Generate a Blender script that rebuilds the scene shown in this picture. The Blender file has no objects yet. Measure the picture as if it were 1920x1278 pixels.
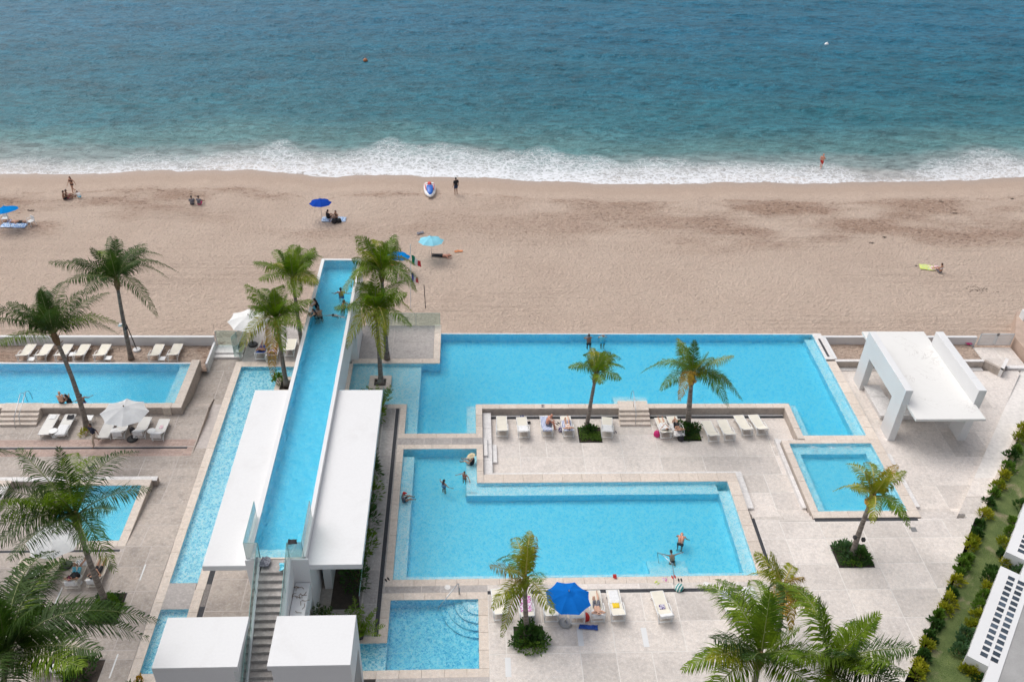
import bpy, bmesh, math, random
import numpy as np
from mathutils import Vector, Matrix, noise as mnoise
random.seed(7)
R = math.radians
PI = math.pi
SC = bpy.context.scene
COL = SC.collection

# ------------------------------------------------------------------ camera
FPX, PITCH, YAW, ROLL, CAMH = 1669.32, 0.629364, 0.064063, 0.038852, 38.0
cp, sp = math.cos(PITCH), math.sin(PITCH)
FWD = Vector((math.sin(YAW) * cp, math.cos(YAW) * cp, -sp))
RT0 = Vector((math.cos(YAW), -math.sin(YAW), 0))
UP0 = RT0.cross(FWD)
RT = RT0 * math.cos(ROLL) + UP0 * math.sin(ROLL)
UPV = -RT0 * math.sin(ROLL) + UP0 * math.cos(ROLL)
EYE = Vector((0, 0, CAMH))
cd = bpy.data.cameras.new('camera'); cam = bpy.data.objects.new('camera', cd); COL.objects.link(cam)
M = Matrix.Identity(4)
for i in range(3):
    M[i][0] = RT[i]; M[i][1] = UPV[i]; M[i][2] = -FWD[i]; M[i][3] = EYE[i]
cam.matrix_world = M
cd.sensor_width = 36; cd.lens = FPX / 1920 * 36; cd.clip_end = 12000; cd.clip_start = 0.5
SC.camera = cam

# ------------------------------------------------------------------ sky, sun, exposure
SUN_EL, SUN_AZ = R(58), R(-52)          # azimuth clockwise from +Y (the sea)
W = bpy.data.worlds.new('World'); SC.world = W; W.use_nodes = True
nt = W.node_tree; nt.nodes.clear()
sky = nt.nodes.new('ShaderNodeTexSky'); sky.sky_type = 'NISHITA'; sky.sun_disc = False
sky.sun_elevation = SUN_EL; sky.sun_rotation = SUN_AZ; sky.air_density = 1.0; sky.dust_density = 4.0; sky.ozone_density = 1.0
hs = nt.nodes.new('ShaderNodeHueSaturation'); hs.inputs['Saturation'].default_value = 0.42
bg = nt.nodes.new('ShaderNodeBackground'); bg.inputs['Strength'].default_value = 0.135
ow = nt.nodes.new('ShaderNodeOutputWorld')
nt.links.new(sky.outputs[0], hs.inputs['Color']); nt.links.new(hs.outputs[0], bg.inputs['Color']); nt.links.new(bg.outputs[0], ow.inputs['Surface'])
sl = bpy.data.lights.new('sun', 'SUN'); so = bpy.data.objects.new('sun', sl); COL.objects.link(so)
sl.energy = 1.3; sl.angle = R(58); sl.color = (1.0, 0.965, 0.93)
sd = Vector((math.sin(SUN_AZ) * math.cos(SUN_EL), math.cos(SUN_AZ) * math.cos(SUN_EL), math.sin(SUN_EL)))
so.rotation_euler = sd.to_track_quat('Z', 'Y').to_euler()
SC.render.engine = 'CYCLES'
SC.view_settings.view_transform = 'Standard'; SC.view_settings.look = 'None'
SC.view_settings.exposure = 0.15; SC.view_settings.gamma = 1; SC.view_settings.use_curve_mapping = False
SC.cycles.max_bounces = 8; SC.cycles.transparent_max_bounces = 16; SC.cycles.volume_bounces = 0; SC.cycles.caustics_refractive = True; SC.cycles.blur_glossy = 0.3

# ------------------------------------------------------------------ helpers
def at(u, v, z=0.0):
    """point of the place seen at photo pixel (u, v) at height z"""
    d = FWD + RT * ((u - 960) / FPX) - UPV * ((v - 639) / FPX)
    t = (z - CAMH) / d.z
    return EYE + d * t

def at_y(u, v, y):
    d = FWD + RT * ((u - 960) / FPX) - UPV * ((v - 639) / FPX)
    return EYE + d * (y / d.y)

def interp(x, xs, ys):
    return float(np.interp(x, xs, ys))

class MB:
    def __init__(s):
        s.v = []; s.f = []; s.m = []
    def add(s, vs, fs, mi=0):
        o = len(s.v); s.v += [tuple(q) for q in vs]; s.f += [tuple(i + o for i in f) for f in fs]; s.m += [mi] * len(fs); return s
    def box(s, x0, x1, y0, y1, z0, z1, mi=0):
        vs = [(x0, y0, z0), (x1, y0, z0), (x1, y1, z0), (x0, y1, z0), (x0, y0, z1), (x1, y0, z1), (x1, y1, z1), (x0, y1, z1)]
        return s.add(vs, [(3, 2, 1, 0), (4, 5, 6, 7), (0, 1, 5, 4), (1, 2, 6, 5), (2, 3, 7, 6), (3, 0, 4, 7)], mi)
    def bbox(s, x0, x1, y0, y1, z0, z1, b=0.01, mi=0):
        """box with chamfered top edges"""
        vs = [(x0, y0, z0), (x1, y0, z0), (x1, y1, z0), (x0, y1, z0),
              (x0, y0, z1 - b), (x1, y0, z1 - b), (x1, y1, z1 - b), (x0, y1, z1 - b),
              (x0 + b, y0 + b, z1), (x1 - b, y0 + b, z1), (x1 - b, y1 - b, z1), (x0 + b, y1 - b, z1)]
        fs = [(3, 2, 1, 0), (8, 9, 10, 11)]
        for i in range(4):
            j = (i + 1) % 4
            fs += [(i, j, 4 + j, 4 + i), (4 + i, 4 + j, 8 + j, 8 + i)]
        return s.add(vs, fs, mi)
    def prism(s, poly, z0, z1, mi=0, top=True, bottom=True):
        n = len(poly)
        if sum(poly[i][0] * poly[(i + 1) % n][1] - poly[(i + 1) % n][0] * poly[i][1] for i in range(n)) < 0: poly = poly[::-1]
        za = z0 if callable(z0) else (lambda x, y: z0)
        zb_ = z1 if callable(z1) else (lambda x, y: z1)
        vs = [(x, y, za(x, y)) for x, y in poly] + [(x, y, zb_(x, y)) for x, y in poly]
        fs = [(i, (i + 1) % n, n + (i + 1) % n, n + i) for i in range(n)]
        if top: fs.append(tuple(range(n, 2 * n)))
        if bottom: fs.append(tuple(range(n - 1, -1, -1)))
        return s.add(vs, fs, mi)
    def tube(s, pts, r, n=6, mi=0, caps=True):
        pts = [Vector(q) for q in pts]; k = len(pts)
        rs = r if isinstance(r, (list, tuple)) else [r] * k
        vs = []; fs = []; prev = None
        for i, q in enumerate(pts):
            t = (pts[min(i + 1, k - 1)] - pts[max(i - 1, 0)]).normalized()
            if prev is None:
                a = Vector((0, 0, 1)) if abs(t.z) < .9 else Vector((1, 0, 0))
                prev = t.cross(a).normalized()
            u = (prev - t * prev.dot(t)).normalized(); w = t.cross(u); prev = u
            for j in range(n):
                an = 2 * PI * j / n
                vs.append(q + (u * math.cos(an) + w * math.sin(an)) * rs[i])
        for i in range(k - 1):
            for j in range(n):
                fs.append((i * n + j, i * n + (j + 1) % n, (i + 1) * n + (j + 1) % n, (i + 1) * n + j))
        if caps: fs += [tuple(range(n - 1, -1, -1)), tuple(range((k - 1) * n, k * n))]
        return s.add(vs, fs, mi)
    def lathe(s, prof, c=(0, 0, 0), n=12, mi=0):
        """prof: list of (radius, z)"""
        vs = []; fs = []
        for r, z in prof:
            for j in range(n):
                a = 2 * PI * j / n; vs.append((c[0] + r * math.cos(a), c[1] + r * math.sin(a), c[2] + z))
        for i in range(len(prof) - 1):
            for j in range(n):
                fs.append((i * n + j, i * n + (j + 1) % n, (i + 1) * n + (j + 1) % n, (i + 1) * n + j))
        fs += [tuple(range(n - 1, -1, -1)), tuple(range((len(prof) - 1) * n, len(prof) * n))]
        return s.add(vs, fs, mi)
    def build(s, name, mat, parent=None, smooth=False, loc=None):
        me = bpy.data.meshes.new(name); me.from_pydata(s.v, [], s.f)
        mats = mat if isinstance(mat, (list, tuple)) else [mat]
        for m_ in mats: me.materials.append(m_)
        if len(mats) > 1: me.polygons.foreach_set('material_index', s.m)
        if smooth: me.polygons.foreach_set('use_smooth', [True] * len(s.f))
        me.update()
        o = bpy.data.objects.new(name, me); COL.objects.link(o)
        if parent: o.parent = parent
        if loc is not None: o.location = loc
        return o

def tag(o, label=None, cat=None, group=None, kind=None):
    if label: o['label'] = label
    if cat: o['category'] = cat
    if group: o['group'] = group
    if kind: o['kind'] = kind
    return o

def empty(name, loc=(0, 0, 0), rz=0.0):
    o = bpy.data.objects.new(name, None); COL.objects.link(o); o.location = loc; o.rotation_euler = (0, 0, rz); return o

def thing(name, label, cat, loc=(0, 0, 0), rz=0.0, group=None):
    return tag(empty(name, loc, rz), label, cat, group)

KIDS = {}
def copy_tree(o, parent=None):
    c = o.copy(); COL.objects.link(c)
    if parent: c.parent = parent
    for ch in o.children: copy_tree(ch, c)
    return c

# ------------------------------------------------------------------ materials
def newmat(name):
    m = bpy.data.materials.new(name); m.use_nodes = True; m.node_tree.nodes.clear(); return m, m.node_tree

def N(t, typ, **k):
    n = t.nodes.new(typ)
    for a, b in k.items():
        if a.startswith('i_'):
            key = a[2:].replace('_', ' ')
            n.inputs[key if key in n.inputs else int(key)].default_value = b
        else: setattr(n, a, b)
    return n

def math_n(t, op, a, b=None, clamp=False):
    n = t.nodes.new('ShaderNodeMath'); n.operation = op; n.use_clamp = clamp
    for i, q in enumerate((a, b)):
        if q is None: continue
        if isinstance(q, (int, float)): n.inputs[i].default_value = q
        else: t.links.new(q, n.inputs[i])
    return n.outputs[0]

def mixc(t, fac, a, b, mode='MIX'):
    n = t.nodes.new('ShaderNodeMix'); n.data_type = 'RGBA'; n.blend_type = mode
    for idx, q in ((0, fac), (6, a), (7, b)):
        if isinstance(q, (int, float)): n.inputs[idx].default_value = q
        elif isinstance(q, tuple): n.inputs[idx].default_value = (*q[:3], 1)
        else: t.links.new(q, n.inputs[idx])
    return n.outputs[2]

def noise_n(t, vec, scale, detail=3, rough=.55, dist=0.0):
    n = t.nodes.new('ShaderNodeTexNoise'); n.inputs['Scale'].default_value = scale; n.inputs['Detail'].default_value = detail
    n.inputs['Roughness'].default_value = rough; n.inputs['Distortion'].default_value = dist
    if vec is not None: t.links.new(vec, n.inputs['Vector'])
    return n.outputs['Fac']

def rng(t, v, a, b, c=0.0, d=1.0):
    n = t.nodes.new('ShaderNodeMapRange'); n.clamp = True
    for i, q in enumerate((a, b, c, d)): n.inputs[i + 1].default_value = q
    t.links.new(v, n.inputs[0]); return n.outputs[0]

def wpos(t, sx=1, sy=1, sz=1):
    g = t.nodes.new('ShaderNodeNewGeometry').outputs['Position']
    if (sx, sy, sz) == (1, 1, 1): return g
    m = t.nodes.new('ShaderNodeMapping'); m.inputs['Scale'].default_value = (sx, sy, sz); t.links.new(g, m.inputs['Vector']); return m.outputs[0]

def finish(t, color, rough=.7, bump=None, bstr=.3, bdist=.02, metallic=0.0, spec=.5):
    b = N(t, 'ShaderNodeBsdfPrincipled'); o = N(t, 'ShaderNodeOutputMaterial')
    if isinstance(color, tuple): b.inputs['Base Color'].default_value = (*color[:3], 1)
    else: t.links.new(color, b.inputs['Base Color'])
    if isinstance(rough, (int, float)): b.inputs['Roughness'].default_value = rough
    else: t.links.new(rough, b.inputs['Roughness'])
    b.inputs['Metallic'].default_value = metallic
    b.inputs['Specular IOR Level'].default_value = spec
    if bump is not None:
        n = N(t, 'ShaderNodeBump'); n.inputs['Strength'].default_value = bstr; n.inputs['Distance'].default_value = bdist
        t.links.new(bump, n.inputs['Height']); t.links.new(n.outputs[0], b.inputs['Normal'])
    t.links.new(b.outputs[0], o.inputs['Surface'])
    return b

def basic(name, c, rough=.6, var=.12, scale=3.0, fine=30.0, objvar=0.0, bstr=.15, bdist=.01, metallic=0.0, c2=None, spec=.5):
    """albedo c with two scales of noise and an optional shift per object"""
    m, t = newmat(name); p = wpos(t)
    a = noise_n(t, p, scale, 5); b = noise_n(t, p, fine, 2)
    s = math_n(t, 'ADD', rng(t, a, .25, .75, 1 - var, 1 + var), rng(t, b, .2, .8, -var * .5, var * .5))
    if objvar:
        oi = N(t, 'ShaderNodeObjectInfo'); s = math_n(t, 'MULTIPLY', s, rng(t, oi.outputs['Random'], 0, 1, 1 - objvar, 1 + objvar))
    base = c
    if c2: base = mixc(t, rng(t, noise_n(t, p, scale * .6, 4), .35, .65), c, c2)
    col = mixc(t, 1.0, base, s, 'MULTIPLY')
    finish(t, col, rough, b, bstr, bdist, metallic, spec)
    return m

MT = {}
MT['white'] = basic('white_paint', (.71, .71, .71), .55, .03, .5, 14)
# roof paint: faint grey ponding marks
m, t = newmat('white_roof_paint'); p = wpos(t)
st = rng(t, noise_n(t, p, .45, 6, .62, .6), .52, .72); fi = noise_n(t, p, 9, 4)
c = mixc(t, math_n(t, 'MULTIPLY', st, .3), (.715, .715, .715), (.55, .535, .52)); c = mixc(t, 1.0, c, rng(t, fi, .2, .8, .965, 1.02), 'MULTIPLY')
finish(t, c, .6, fi, .1, .01); MT['roof'] = m
# pavilion roof: thin meandering tide marks left by dried puddles
m, t = newmat('puddle_marked_roof'); p = wpos(t)
wv = noise_n(t, p, .42, 6, .55, .9)
l1 = rng(t, math_n(t, 'ABSOLUTE', math_n(t, 'SUBTRACT', wv, .47)), .0, .008, 1, 0)
l2 = rng(t, math_n(t, 'ABSOLUTE', math_n(t, 'SUBTRACT', wv, .56)), .0, .006, 1, 0)
msk = rng(t, noise_n(t, p, .5, 2), .45, .56)
ln = math_n(t, 'MULTIPLY', math_n(t, 'MAXIMUM', l1, l2), msk)
gm = rng(t, noise_n(t, p, 3, 6, .7), .5, .75)
c = mixc(t, math_n(t, 'MULTIPLY', gm, .14), (.74, .73, .705), (.55, .53, .5)); c = mixc(t, math_n(t, 'MULTIPLY', ln, .5), c, (.4, .37, .34))
finish(t, c, .65, noise_n(t, p, 12, 3), .15, .01); MT['proof'] = m

def stone(name, c, c2, objvar, stain=.25, lime=.3, pinkc=None, rough=.75):
    stain *= 1.5; lime *= 1.25
    m, t = newmat(name); p = wpos(t)
    big = noise_n(t, p, .22, 5, .6, .4); mid = noise_n(t, p, 1.6, 6, .65, .3); fine = noise_n(t, p, 22, 4, .7)
    sp_ = noise_n(t, p, 6.5, 5, .75)
    oi = N(t, 'ShaderNodeObjectInfo').outputs['Random']
    hue = rng(t, math_n(t, 'FRACT', math_n(t, 'MULTIPLY', oi, 7.31)), 0, 1)
    base = mixc(t, math_n(t, 'MULTIPLY', hue, .5), c, c2)
    base = mixc(t, math_n(t, 'MULTIPLY', rng(t, big, .5, .72), stain), base, tuple(q * .52 for q in c))
    base = mixc(t, math_n(t, 'MULTIPLY', rng(t, mid, .5, .75), stain), base, tuple(q * .6 for q in c2))
    base = mixc(t, math_n(t, 'MULTIPLY', rng(t, sp_, .50, .66), lime), base, (.78, .76, .74))
    s = math_n(t, 'MULTIPLY', rng(t, oi, 0, 1, 1 - objvar, 1 + objvar), math_n(t, 'MULTIPLY', rng(t, fine, .3, .7, .84, 1.14), rng(t, noise_n(t, p, 5.0, 5, .8), .36, .64, 1.10, .86)))
    finish(t, mixc(t, 1.0, base, s, 'MULTIPLY'), rough, fine, .3, .012)
    return m
MT['deck'] = stone('travertine_paving', (.69, .622, .562), (.64, .585, .55), .12, .3, .32)
MT['deckw'] = stone('weathered_paving', (.455, .39, .34), (.41, .36, .32), .1, .5, .2)
MT['deckg'] = stone('grey_gritty_paving', (.43, .39, .365), (.39, .36, .345), .1, .4, .22)
MT['coping'] = stone('cream_coping_stone', (.67, .575, .49), (.70, .615, .54), .06, .16, .25)
MT['cwall'] = stone('travertine_wall_facing', (.47, .40, .345), (.43, .37, .325), .05, .5, .1)
MT['ledge'] = stone('pale_ledge_stone', (.76, .735, .715), (.74, .71, .69), .03, .14, .3)
MT['mortar'] = basic('light_mortar', (.73, .69, .65), .85, .15, 4, 30)
MT['mortarw'] = basic('grey_mortar', (.52, .47, .44), .85, .15, 4, 30)
MT['wood'] = stone('reddish_striped_paving', (.48, .345, .29), (.44, .33, .285), .12, .4, .1)
MT['pebble'] = basic('black_pebbles', (.045, .047, .055), .6, .5, 20, 60, bstr=.8, bdist=.03)
MT['gravel'] = basic('grey_gravel', (.26, .235, .22), .8, .5, 20, 60, bstr=.8, bdist=.03)
MT['steel'] = basic('brushed_steel', (.55, .56, .58), .28, .1, 5, 40, metallic=1.0)
MT['plastic'] = basic('white_plastic_frame', (.80, .80, .79), .4, .03, 4, 20)
MT['sling'] = basic('cream_sling_fabric', (.77, .725, .62), .8, .06, 3, 60, objvar=.04)
MT['slingw'] = basic('white_sling_fabric', (.74, .72, .68), .8, .05, 3, 60, objvar=.03)
MT['slingb'] = basic('beige_sling_fabric', (.60, .52, .42), .8, .06, 3, 60, objvar=.04)
def canvas(name, c):
    m, t = newmat(name); n = noise_n(t, wpos(t), 6, 3)
    col = mixc(t, 1.0, c, rng(t, n, .2, .8, .94, 1.04), 'MULTIPLY')
    d = N(t, 'ShaderNodeBsdfDiffuse'); tl = N(t, 'ShaderNodeBsdfTranslucent'); t.links.new(col, d.inputs[0]); t.links.new(col, tl.inputs[0])
    mx = N(t, 'ShaderNodeMixShader'); mx.inputs[0].default_value = .12; t.links.new(d.outputs[0], mx.inputs[1]); t.links.new(tl.outputs[0], mx.inputs[2])
    o = N(t, 'ShaderNodeOutputMaterial'); t.links.new(mx.outputs[0], o.inputs[0]); return m
MT['canvas'] = canvas('white_canvas', (.84, .84, .83))
MT['soil'] = basic('dark_soil', (.06, .045, .035), .9, .4, 3, 20, bstr=.6, bdist=.03)
MT['concrete'] = basic('grey_concrete', (.33, .325, .32), .85, .15, .8, 14)
MT['trunk'] = None
MT['rubber'] = basic('black_rubber', (.03, .03, .032), .6, .2, 5, 30)
MT['darkgrate'] = basic('grey_grate', (.2, .2, .2), .6, .3, 8, 40)

# mosaic: small square tiles of several blues, colour picked per tile
def mosaic(name, cells, cols, w2=.35):
    m, t = newmat(name); p = wpos(t)
    def cell(size, off):
        mp = N(t, 'ShaderNodeMapping'); mp.inputs['Scale'].default_value = (1 / size,) * 3; mp.inputs['Location'].default_value = (off,) * 3
        t.links.new(p, mp.inputs['Vector'])
        fl = N(t, 'ShaderNodeVectorMath', operation='FLOOR'); t.links.new(mp.outputs[0], fl.inputs[0])
        wn = N(t, 'ShaderNodeTexWhiteNoise', noise_dimensions='3D'); t.links.new(fl.outputs[0], wn.inputs['Vector']); return wn.outputs['Value']
    a = cell(cells[0], .013); b = cell(cells[1], .37)
    v = math_n(t, 'ADD', math_n(t, 'MULTIPLY', a, 1 - w2), math_n(t, 'MULTIPLY', b, w2))
    r = N(t, 'ShaderNodeValToRGB'); r.color_ramp.interpolation = 'LINEAR'
    e = r.color_ramp.elements; e[0].position = .15; e[0].color = (*cols[0], 1); e[1].position = .85; e[1].color = (*cols[2], 1)
    q = e.new(.5); q.color = (*cols[1], 1)
    t.links.new(v, r.inputs[0])
    finish(t, r.outputs[0], .35, v, .1, .005); return m
MT['mosaic'] = mosaic('pale_blue_mosaic', (.06, .17), ((.46, .82, .92), (.78, .95, .98), (.96, .99, .99)), .34)
MT['mosaicd'] = mosaic('speckled_blue_mosaic', (.06, .15), ((.12, .52, .72), (.50, .84, .92), (.94, .98, .98)), .4)

def water_mat(name, col, dens, bscale=1.6, bstr=.25, sx=1, sy=1):
    m, t = newmat(name); p = wpos(t, sx, sy, 1)
    o = N(t, 'ShaderNodeOutputMaterial')
    rf = N(t, 'ShaderNodeBsdfRefraction'); rf.inputs['IOR'].default_value = 1.33; rf.inputs['Roughness'].default_value = 0
    gl = N(t, 'ShaderNodeBsdfGlossy'); gl.inputs['Roughness'].default_value = .02
    lw = N(t, 'ShaderNodeFresnel'); lw.inputs['IOR'].default_value = 1.33
    h = math_n(t, 'ADD', noise_n(t, p, bscale, 3, .55, .8), math_n(t, 'MULTIPLY', noise_n(t, p, bscale * 3.3, 2), .3))
    bp = N(t, 'ShaderNodeBump'); bp.inputs['Strength'].default_value = bstr; bp.inputs['Distance'].default_value = .12; t.links.new(h, bp.inputs['Height'])
    for n_ in (gl, lw, rf): t.links.new(bp.outputs[0], n_.inputs['Normal'])
    mx = N(t, 'ShaderNodeMixShader'); t.links.new(lw.outputs[0], mx.inputs[0]); t.links.new(rf.outputs[0], mx.inputs[1]); t.links.new(gl.outputs[0], mx.inputs[2])
    t.links.new(mx.outputs[0], o.inputs['Surface'])
    va = N(t, 'ShaderNodeVolumeAbsorption'); va.inputs['Color'].default_value = (*col, 1); va.inputs['Density'].default_value = dens
    t.links.new(va.outputs[0], o.inputs['Volume'])
    return m
ABS = (.0, .87, .995)
MT['water'] = water_mat('pool_water', ABS, .60, 1.8, .38)
MT['waterr'] = water_mat('rippled_pool_water', ABS, .66, 1.5, .95, 1.6, 1)

def leafmat(name, c, c2, trans=.35, rough=.55):
    m, t = newmat(name); p = wpos(t)
    oi = N(t, 'ShaderNodeObjectInfo').outputs['Random']
    f = math_n(t, 'ADD', rng(t, noise_n(t, p, 1.3, 3), .3, .7, 0, .75), math_n(t, 'MULTIPLY', oi, .35), True)
    col = mixc(t, f, c, c2); col = mixc(t, 1.0, col, rng(t, noise_n(t, p, 12, 2), .2, .8, .7, 1.3), 'MULTIPLY')
    b = N(t, 'ShaderNodeBsdfPrincipled'); b.inputs['Roughness'].default_value = rough; b.inputs['Specular IOR Level'].default_value = .28; t.links.new(col, b.inputs['Base Color'])
    tl = N(t, 'ShaderNodeBsdfTranslucent'); t.links.new(mixc(t, 1.0, col, (1.3, 1.5, .5), 'MULTIPLY'), tl.inputs['Color'])
    mx = N(t, 'ShaderNodeMixShader'); mx.inputs[0].default_value = trans; t.links.new(b.outputs[0], mx.inputs[1]); t.links.new(tl.outputs[0], mx.inputs[2])
    o = N(t, 'ShaderNodeOutputMaterial'); t.links.new(mx.outputs[0], o.inputs['Surface']); return m
MT['palm_dark'] = leafmat('dark_palm_leaf', (.02, .05, .011), (.062, .118, .018), .25)
MT['palm'] = leafmat('green_palm_leaf', (.042, .11, .007), (.19, .27, .014), .3)
MT['palm_y'] = leafmat('yellowing_palm_leaf', (.11, .17, .014), (.33, .32, .025), .3)
MT['palm_o'] = leafmat('orange_palm_leaf', (.27, .20, .02), (.46, .24, .03), .3)
MT['leaf'] = leafmat('shrub_leaf', (.025, .065, .018), (.06, .13, .03))
MT['leafl'] = leafmat('light_shrub_leaf', (.07, .15, .02), (.15, .24, .04))
MT['leafy'] = leafmat('yellow_croton_leaf', (.13, .19, .02), (.44, .39, .03))
MT['leafg'] = leafmat('grey_green_leaf', (.06, .13, .07), (.11, .19, .09))
MT['midrib'] = basic('frond_midrib', (.17, .20, .06), .5, .15, 2, 20)
MT['midrib_y'] = basic('yellow_frond_midrib', (.48, .40, .10), .5, .15, 2, 20)
# trunk: ring scars
m, t = newmat('ringed_palm_trunk'); tc = N(t, 'ShaderNodeTexCoord').outputs['Object']
mp = N(t, 'ShaderNodeMapping'); mp.inputs['Scale'].default_value = (1, 1, 9); t.links.new(tc, mp.inputs['Vector'])
r1 = noise_n(t, mp.outputs[0], 1.2, 4, .6, .2); r2 = noise_n(t, tc, 6, 4)
c = mixc(t, rng(t, r1, .35, .65), (.12, .095, .08), (.31, .27, .235)); c = mixc(t, math_n(t, 'MULTIPLY', rng(t, r2, .5, .7), .5), c, (.09, .07, .055))
finish(t, c, .85, r1, .7, .04); MT['trunk'] = m
MT['fibre'] = basic('brown_palm_fibre', (.17, .10, .05), .9, .4, 6, 40, bstr=.6, bdist=.02)
MT['coconut'] = basic('orange_coconut', (.62, .34, .05), .5, .15, 6, 30)

m, t = newmat('tinted_glass'); o = N(t, 'ShaderNodeOutputMaterial'); tr = N(t, 'ShaderNodeBsdfTransparent'); tr.inputs[0].default_value = (.80, .90, .89, 1)
gl = N(t, 'ShaderNodeBsdfGlossy'); gl.inputs['Roughness'].default_value = .03; fr = N(t, 'ShaderNodeFresnel'); fr.inputs[0].default_value = 1.5
mx = N(t, 'ShaderNodeMixShader'); t.links.new(math_n(t, 'MULTIPLY', fr.outputs[0], .6, True), mx.inputs[0]); t.links.new(tr.outputs[0], mx.inputs[1]); t.links.new(gl.outputs[0], mx.inputs[2]); t.links.new(mx.outputs[0], o.inputs[0]); MT['glass'] = m
MT['glassedge'] = basic('green_glass_edge', (.30, .48, .45), .2, .05, 3, 20)

def cloth(name, c, c2=None, stripes=None, rough=.85):
    """fabric; stripes=(axis, width, colour) prints bands along an object axis"""
    m, t = newmat(name); tc = N(t, 'ShaderNodeTexCoord').outputs['Object']
    n = noise_n(t, tc, 9, 3); col = c
    if c2: col = mixc(t, rng(t, noise_n(t, tc, 11, 2), .47, .53), c, c2)
    if stripes:
        sx = N(t, 'ShaderNodeSeparateXYZ'); t.links.new(tc, sx.inputs[0])
        w = math_n(t, 'FRACT', math_n(t, 'MULTIPLY', sx.outputs[stripes[0]], 1 / stripes[1]))
        col = mixc(t, rng(t, w, .49, .51), col, stripes[2])
    finish(t, mixc(t, 1.0, col, rng(t, n, .2, .8, .85, 1.12), 'MULTIPLY'), rough, n, .3, .02); return m

# ------------------------------------------------------------------ numpy value noise
_rs = np.random.RandomState(11); _L = _rs.rand(256, 256)
def vnoise(x, y):
    xi = np.floor(x).astype(int); yi = np.floor(y).astype(int); fx = x - xi; fy = y - yi
    fx = fx * fx * (3 - 2 * fx); fy = fy * fy * (3 - 2 * fy)
    g = lambda a, b: _L[a % 256, b % 256]
    return (g(xi, yi) * (1 - fx) + g(xi + 1, yi) * fx) * (1 - fy) + (g(xi, yi + 1) * (1 - fx) + g(xi + 1, yi + 1) * fx) * fy
def fbm(x, y, o=4, g=.5):
    s = 0; a = 1; tt = 0
    for i in range(o):
        s = s + a * vnoise(x * 2 ** i + 17 * i, y * 2 ** i + 31 * i); tt += a; a *= g
    return s / tt

SHX = [-200, -60, -46.5, -39.9, -31.1, -25.9, -21.5, -17, -13.8, -6.2, .3, 4.7, 9.1, 15.6, 23.5, 30.9, 38.2, 43.7, 48.8, 55.7, 60.1, 90, 250]
SHY = [82, 83, 83.7, 84.0, 84.7, 85.2, 85.0, 84.3, 83.9, 84.25, 84.1, 83.7, 83.2, 82.7, 83.2, 83.7, 83.3, 84.3, 84.1, 85.2, 85.7, 86.5, 88]
def shore(x):
    x = np.asarray(x, float)
    return np.interp(x, SHX, SHY) + .55 * (vnoise(x * .45 + 40, x * 0 + 3) - .5) + .22 * (vnoise(x * 1.6 + 9, x * 0 + 8) - .5)
BD = [-6, 0, 4.5, 12, 22, 30, 60]; BZ = [-3.0, -2.5, -2.02, -1.68, -1.3, -1.05, -.95]
def beach_z(x, y):
    return np.interp(shore(x) - y, BD, BZ)
def bz(x, y): return float(beach_z(np.array([x]), np.array([y]))[0])
def atb(u, v):
    """point on the sand seen at photo pixel (u, v)"""
    z = -1.5
    for _ in range(8):
        q = at(u, v, z); z = bz(q.x, q.y)
    return at(u, v, z)

def grid_obj(name, xs, ys, Z, mat, attrs, Yv=None):
    nx, ny = len(xs), len(ys); X, Y = np.meshgrid(xs, ys)
    if Yv is not None: Y = Yv
    co = np.stack([X, Y, Z], -1).reshape(-1, 3)
    i = np.arange((nx - 1) * (ny - 1)); r = i // (nx - 1); c = i % (nx - 1); a = r * nx + c
    q = np.stack([a, a + 1, a + nx + 1, a + nx], -1)
    me = bpy.data.meshes.new(name); me.vertices.add(len(co)); me.vertices.foreach_set('co', co.ravel())
    me.loops.add(q.size); me.loops.foreach_set('vertex_index', q.ravel()); me.polygons.add(len(q))
    me.polygons.foreach_set('loop_start', np.arange(len(q)) * 4); me.polygons.foreach_set('loop_total', np.full(len(q), 4))
    me.polygons.foreach_set('use_smooth', np.ones(len(q), bool))
    for k, arr in attrs.items():
        at_ = me.attributes.new(k, 'FLOAT', 'POINT'); at_.data.foreach_set('value', np.asarray(arr, float).ravel())
    me.update(calc_edges=True); me.materials.append(mat)
    o = bpy.data.objects.new(name, me); COL.objects.link(o); tag(o, kind='structure'); return o

def attr(t, n): return N(t, 'ShaderNodeAttribute', attribute_name=n).outputs['Fac']

# ------------------------------------------------------------------ beach
m, t = newmat('beach_sand'); p = wpos(t)
dry, wet, dark = (.635, .50, .405), (.44, .335, .265), (.37, .24, .17)
d_ = attr(t, 'inland'); pt = attr(t, 'patch')
c = mixc(t, rng(t, noise_n(t, p, .18, 4), .35, .7), dry, (.59, .455, .365))
c = mixc(t, math_n(t, 'MULTIPLY', math_n(t, 'MULTIPLY', pt, rng(t, noise_n(t, wpos(t, 1.6, 3, 1), 1.6, 4, .65), .26, .5)), .95), c, dark)
wetf = rng(t, math_n(t, 'ADD', d_, math_n(t, 'MULTIPLY', math_n(t, 'SUBTRACT', noise_n(t, p, .3, 4), .5), 3.0)), 2.6, 5.6, 1, 0)
c = mixc(t, wetf, c, wet)
gl_ = rng(t, d_, -.4, 1.6, 1, 0); c = mixc(t, math_n(t, 'MULTIPLY', gl_, .5), c, (.33, .27, .235))
mpp = N(t, 'ShaderNodeMapping'); mpp.inputs['Scale'].default_value = (3.0, 4.6, 1); t.links.new(p, mpp.inputs[0])
rip = noise_n(t, mpp.outputs[0], 1.35, 3, .6, .25); fi = noise_n(t, p, 9, 4, .7)
dots = rng(t, noise_n(t, wpos(t, 1, 1.7, 1), 2.3, 3, .6), .56, .64)
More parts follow.
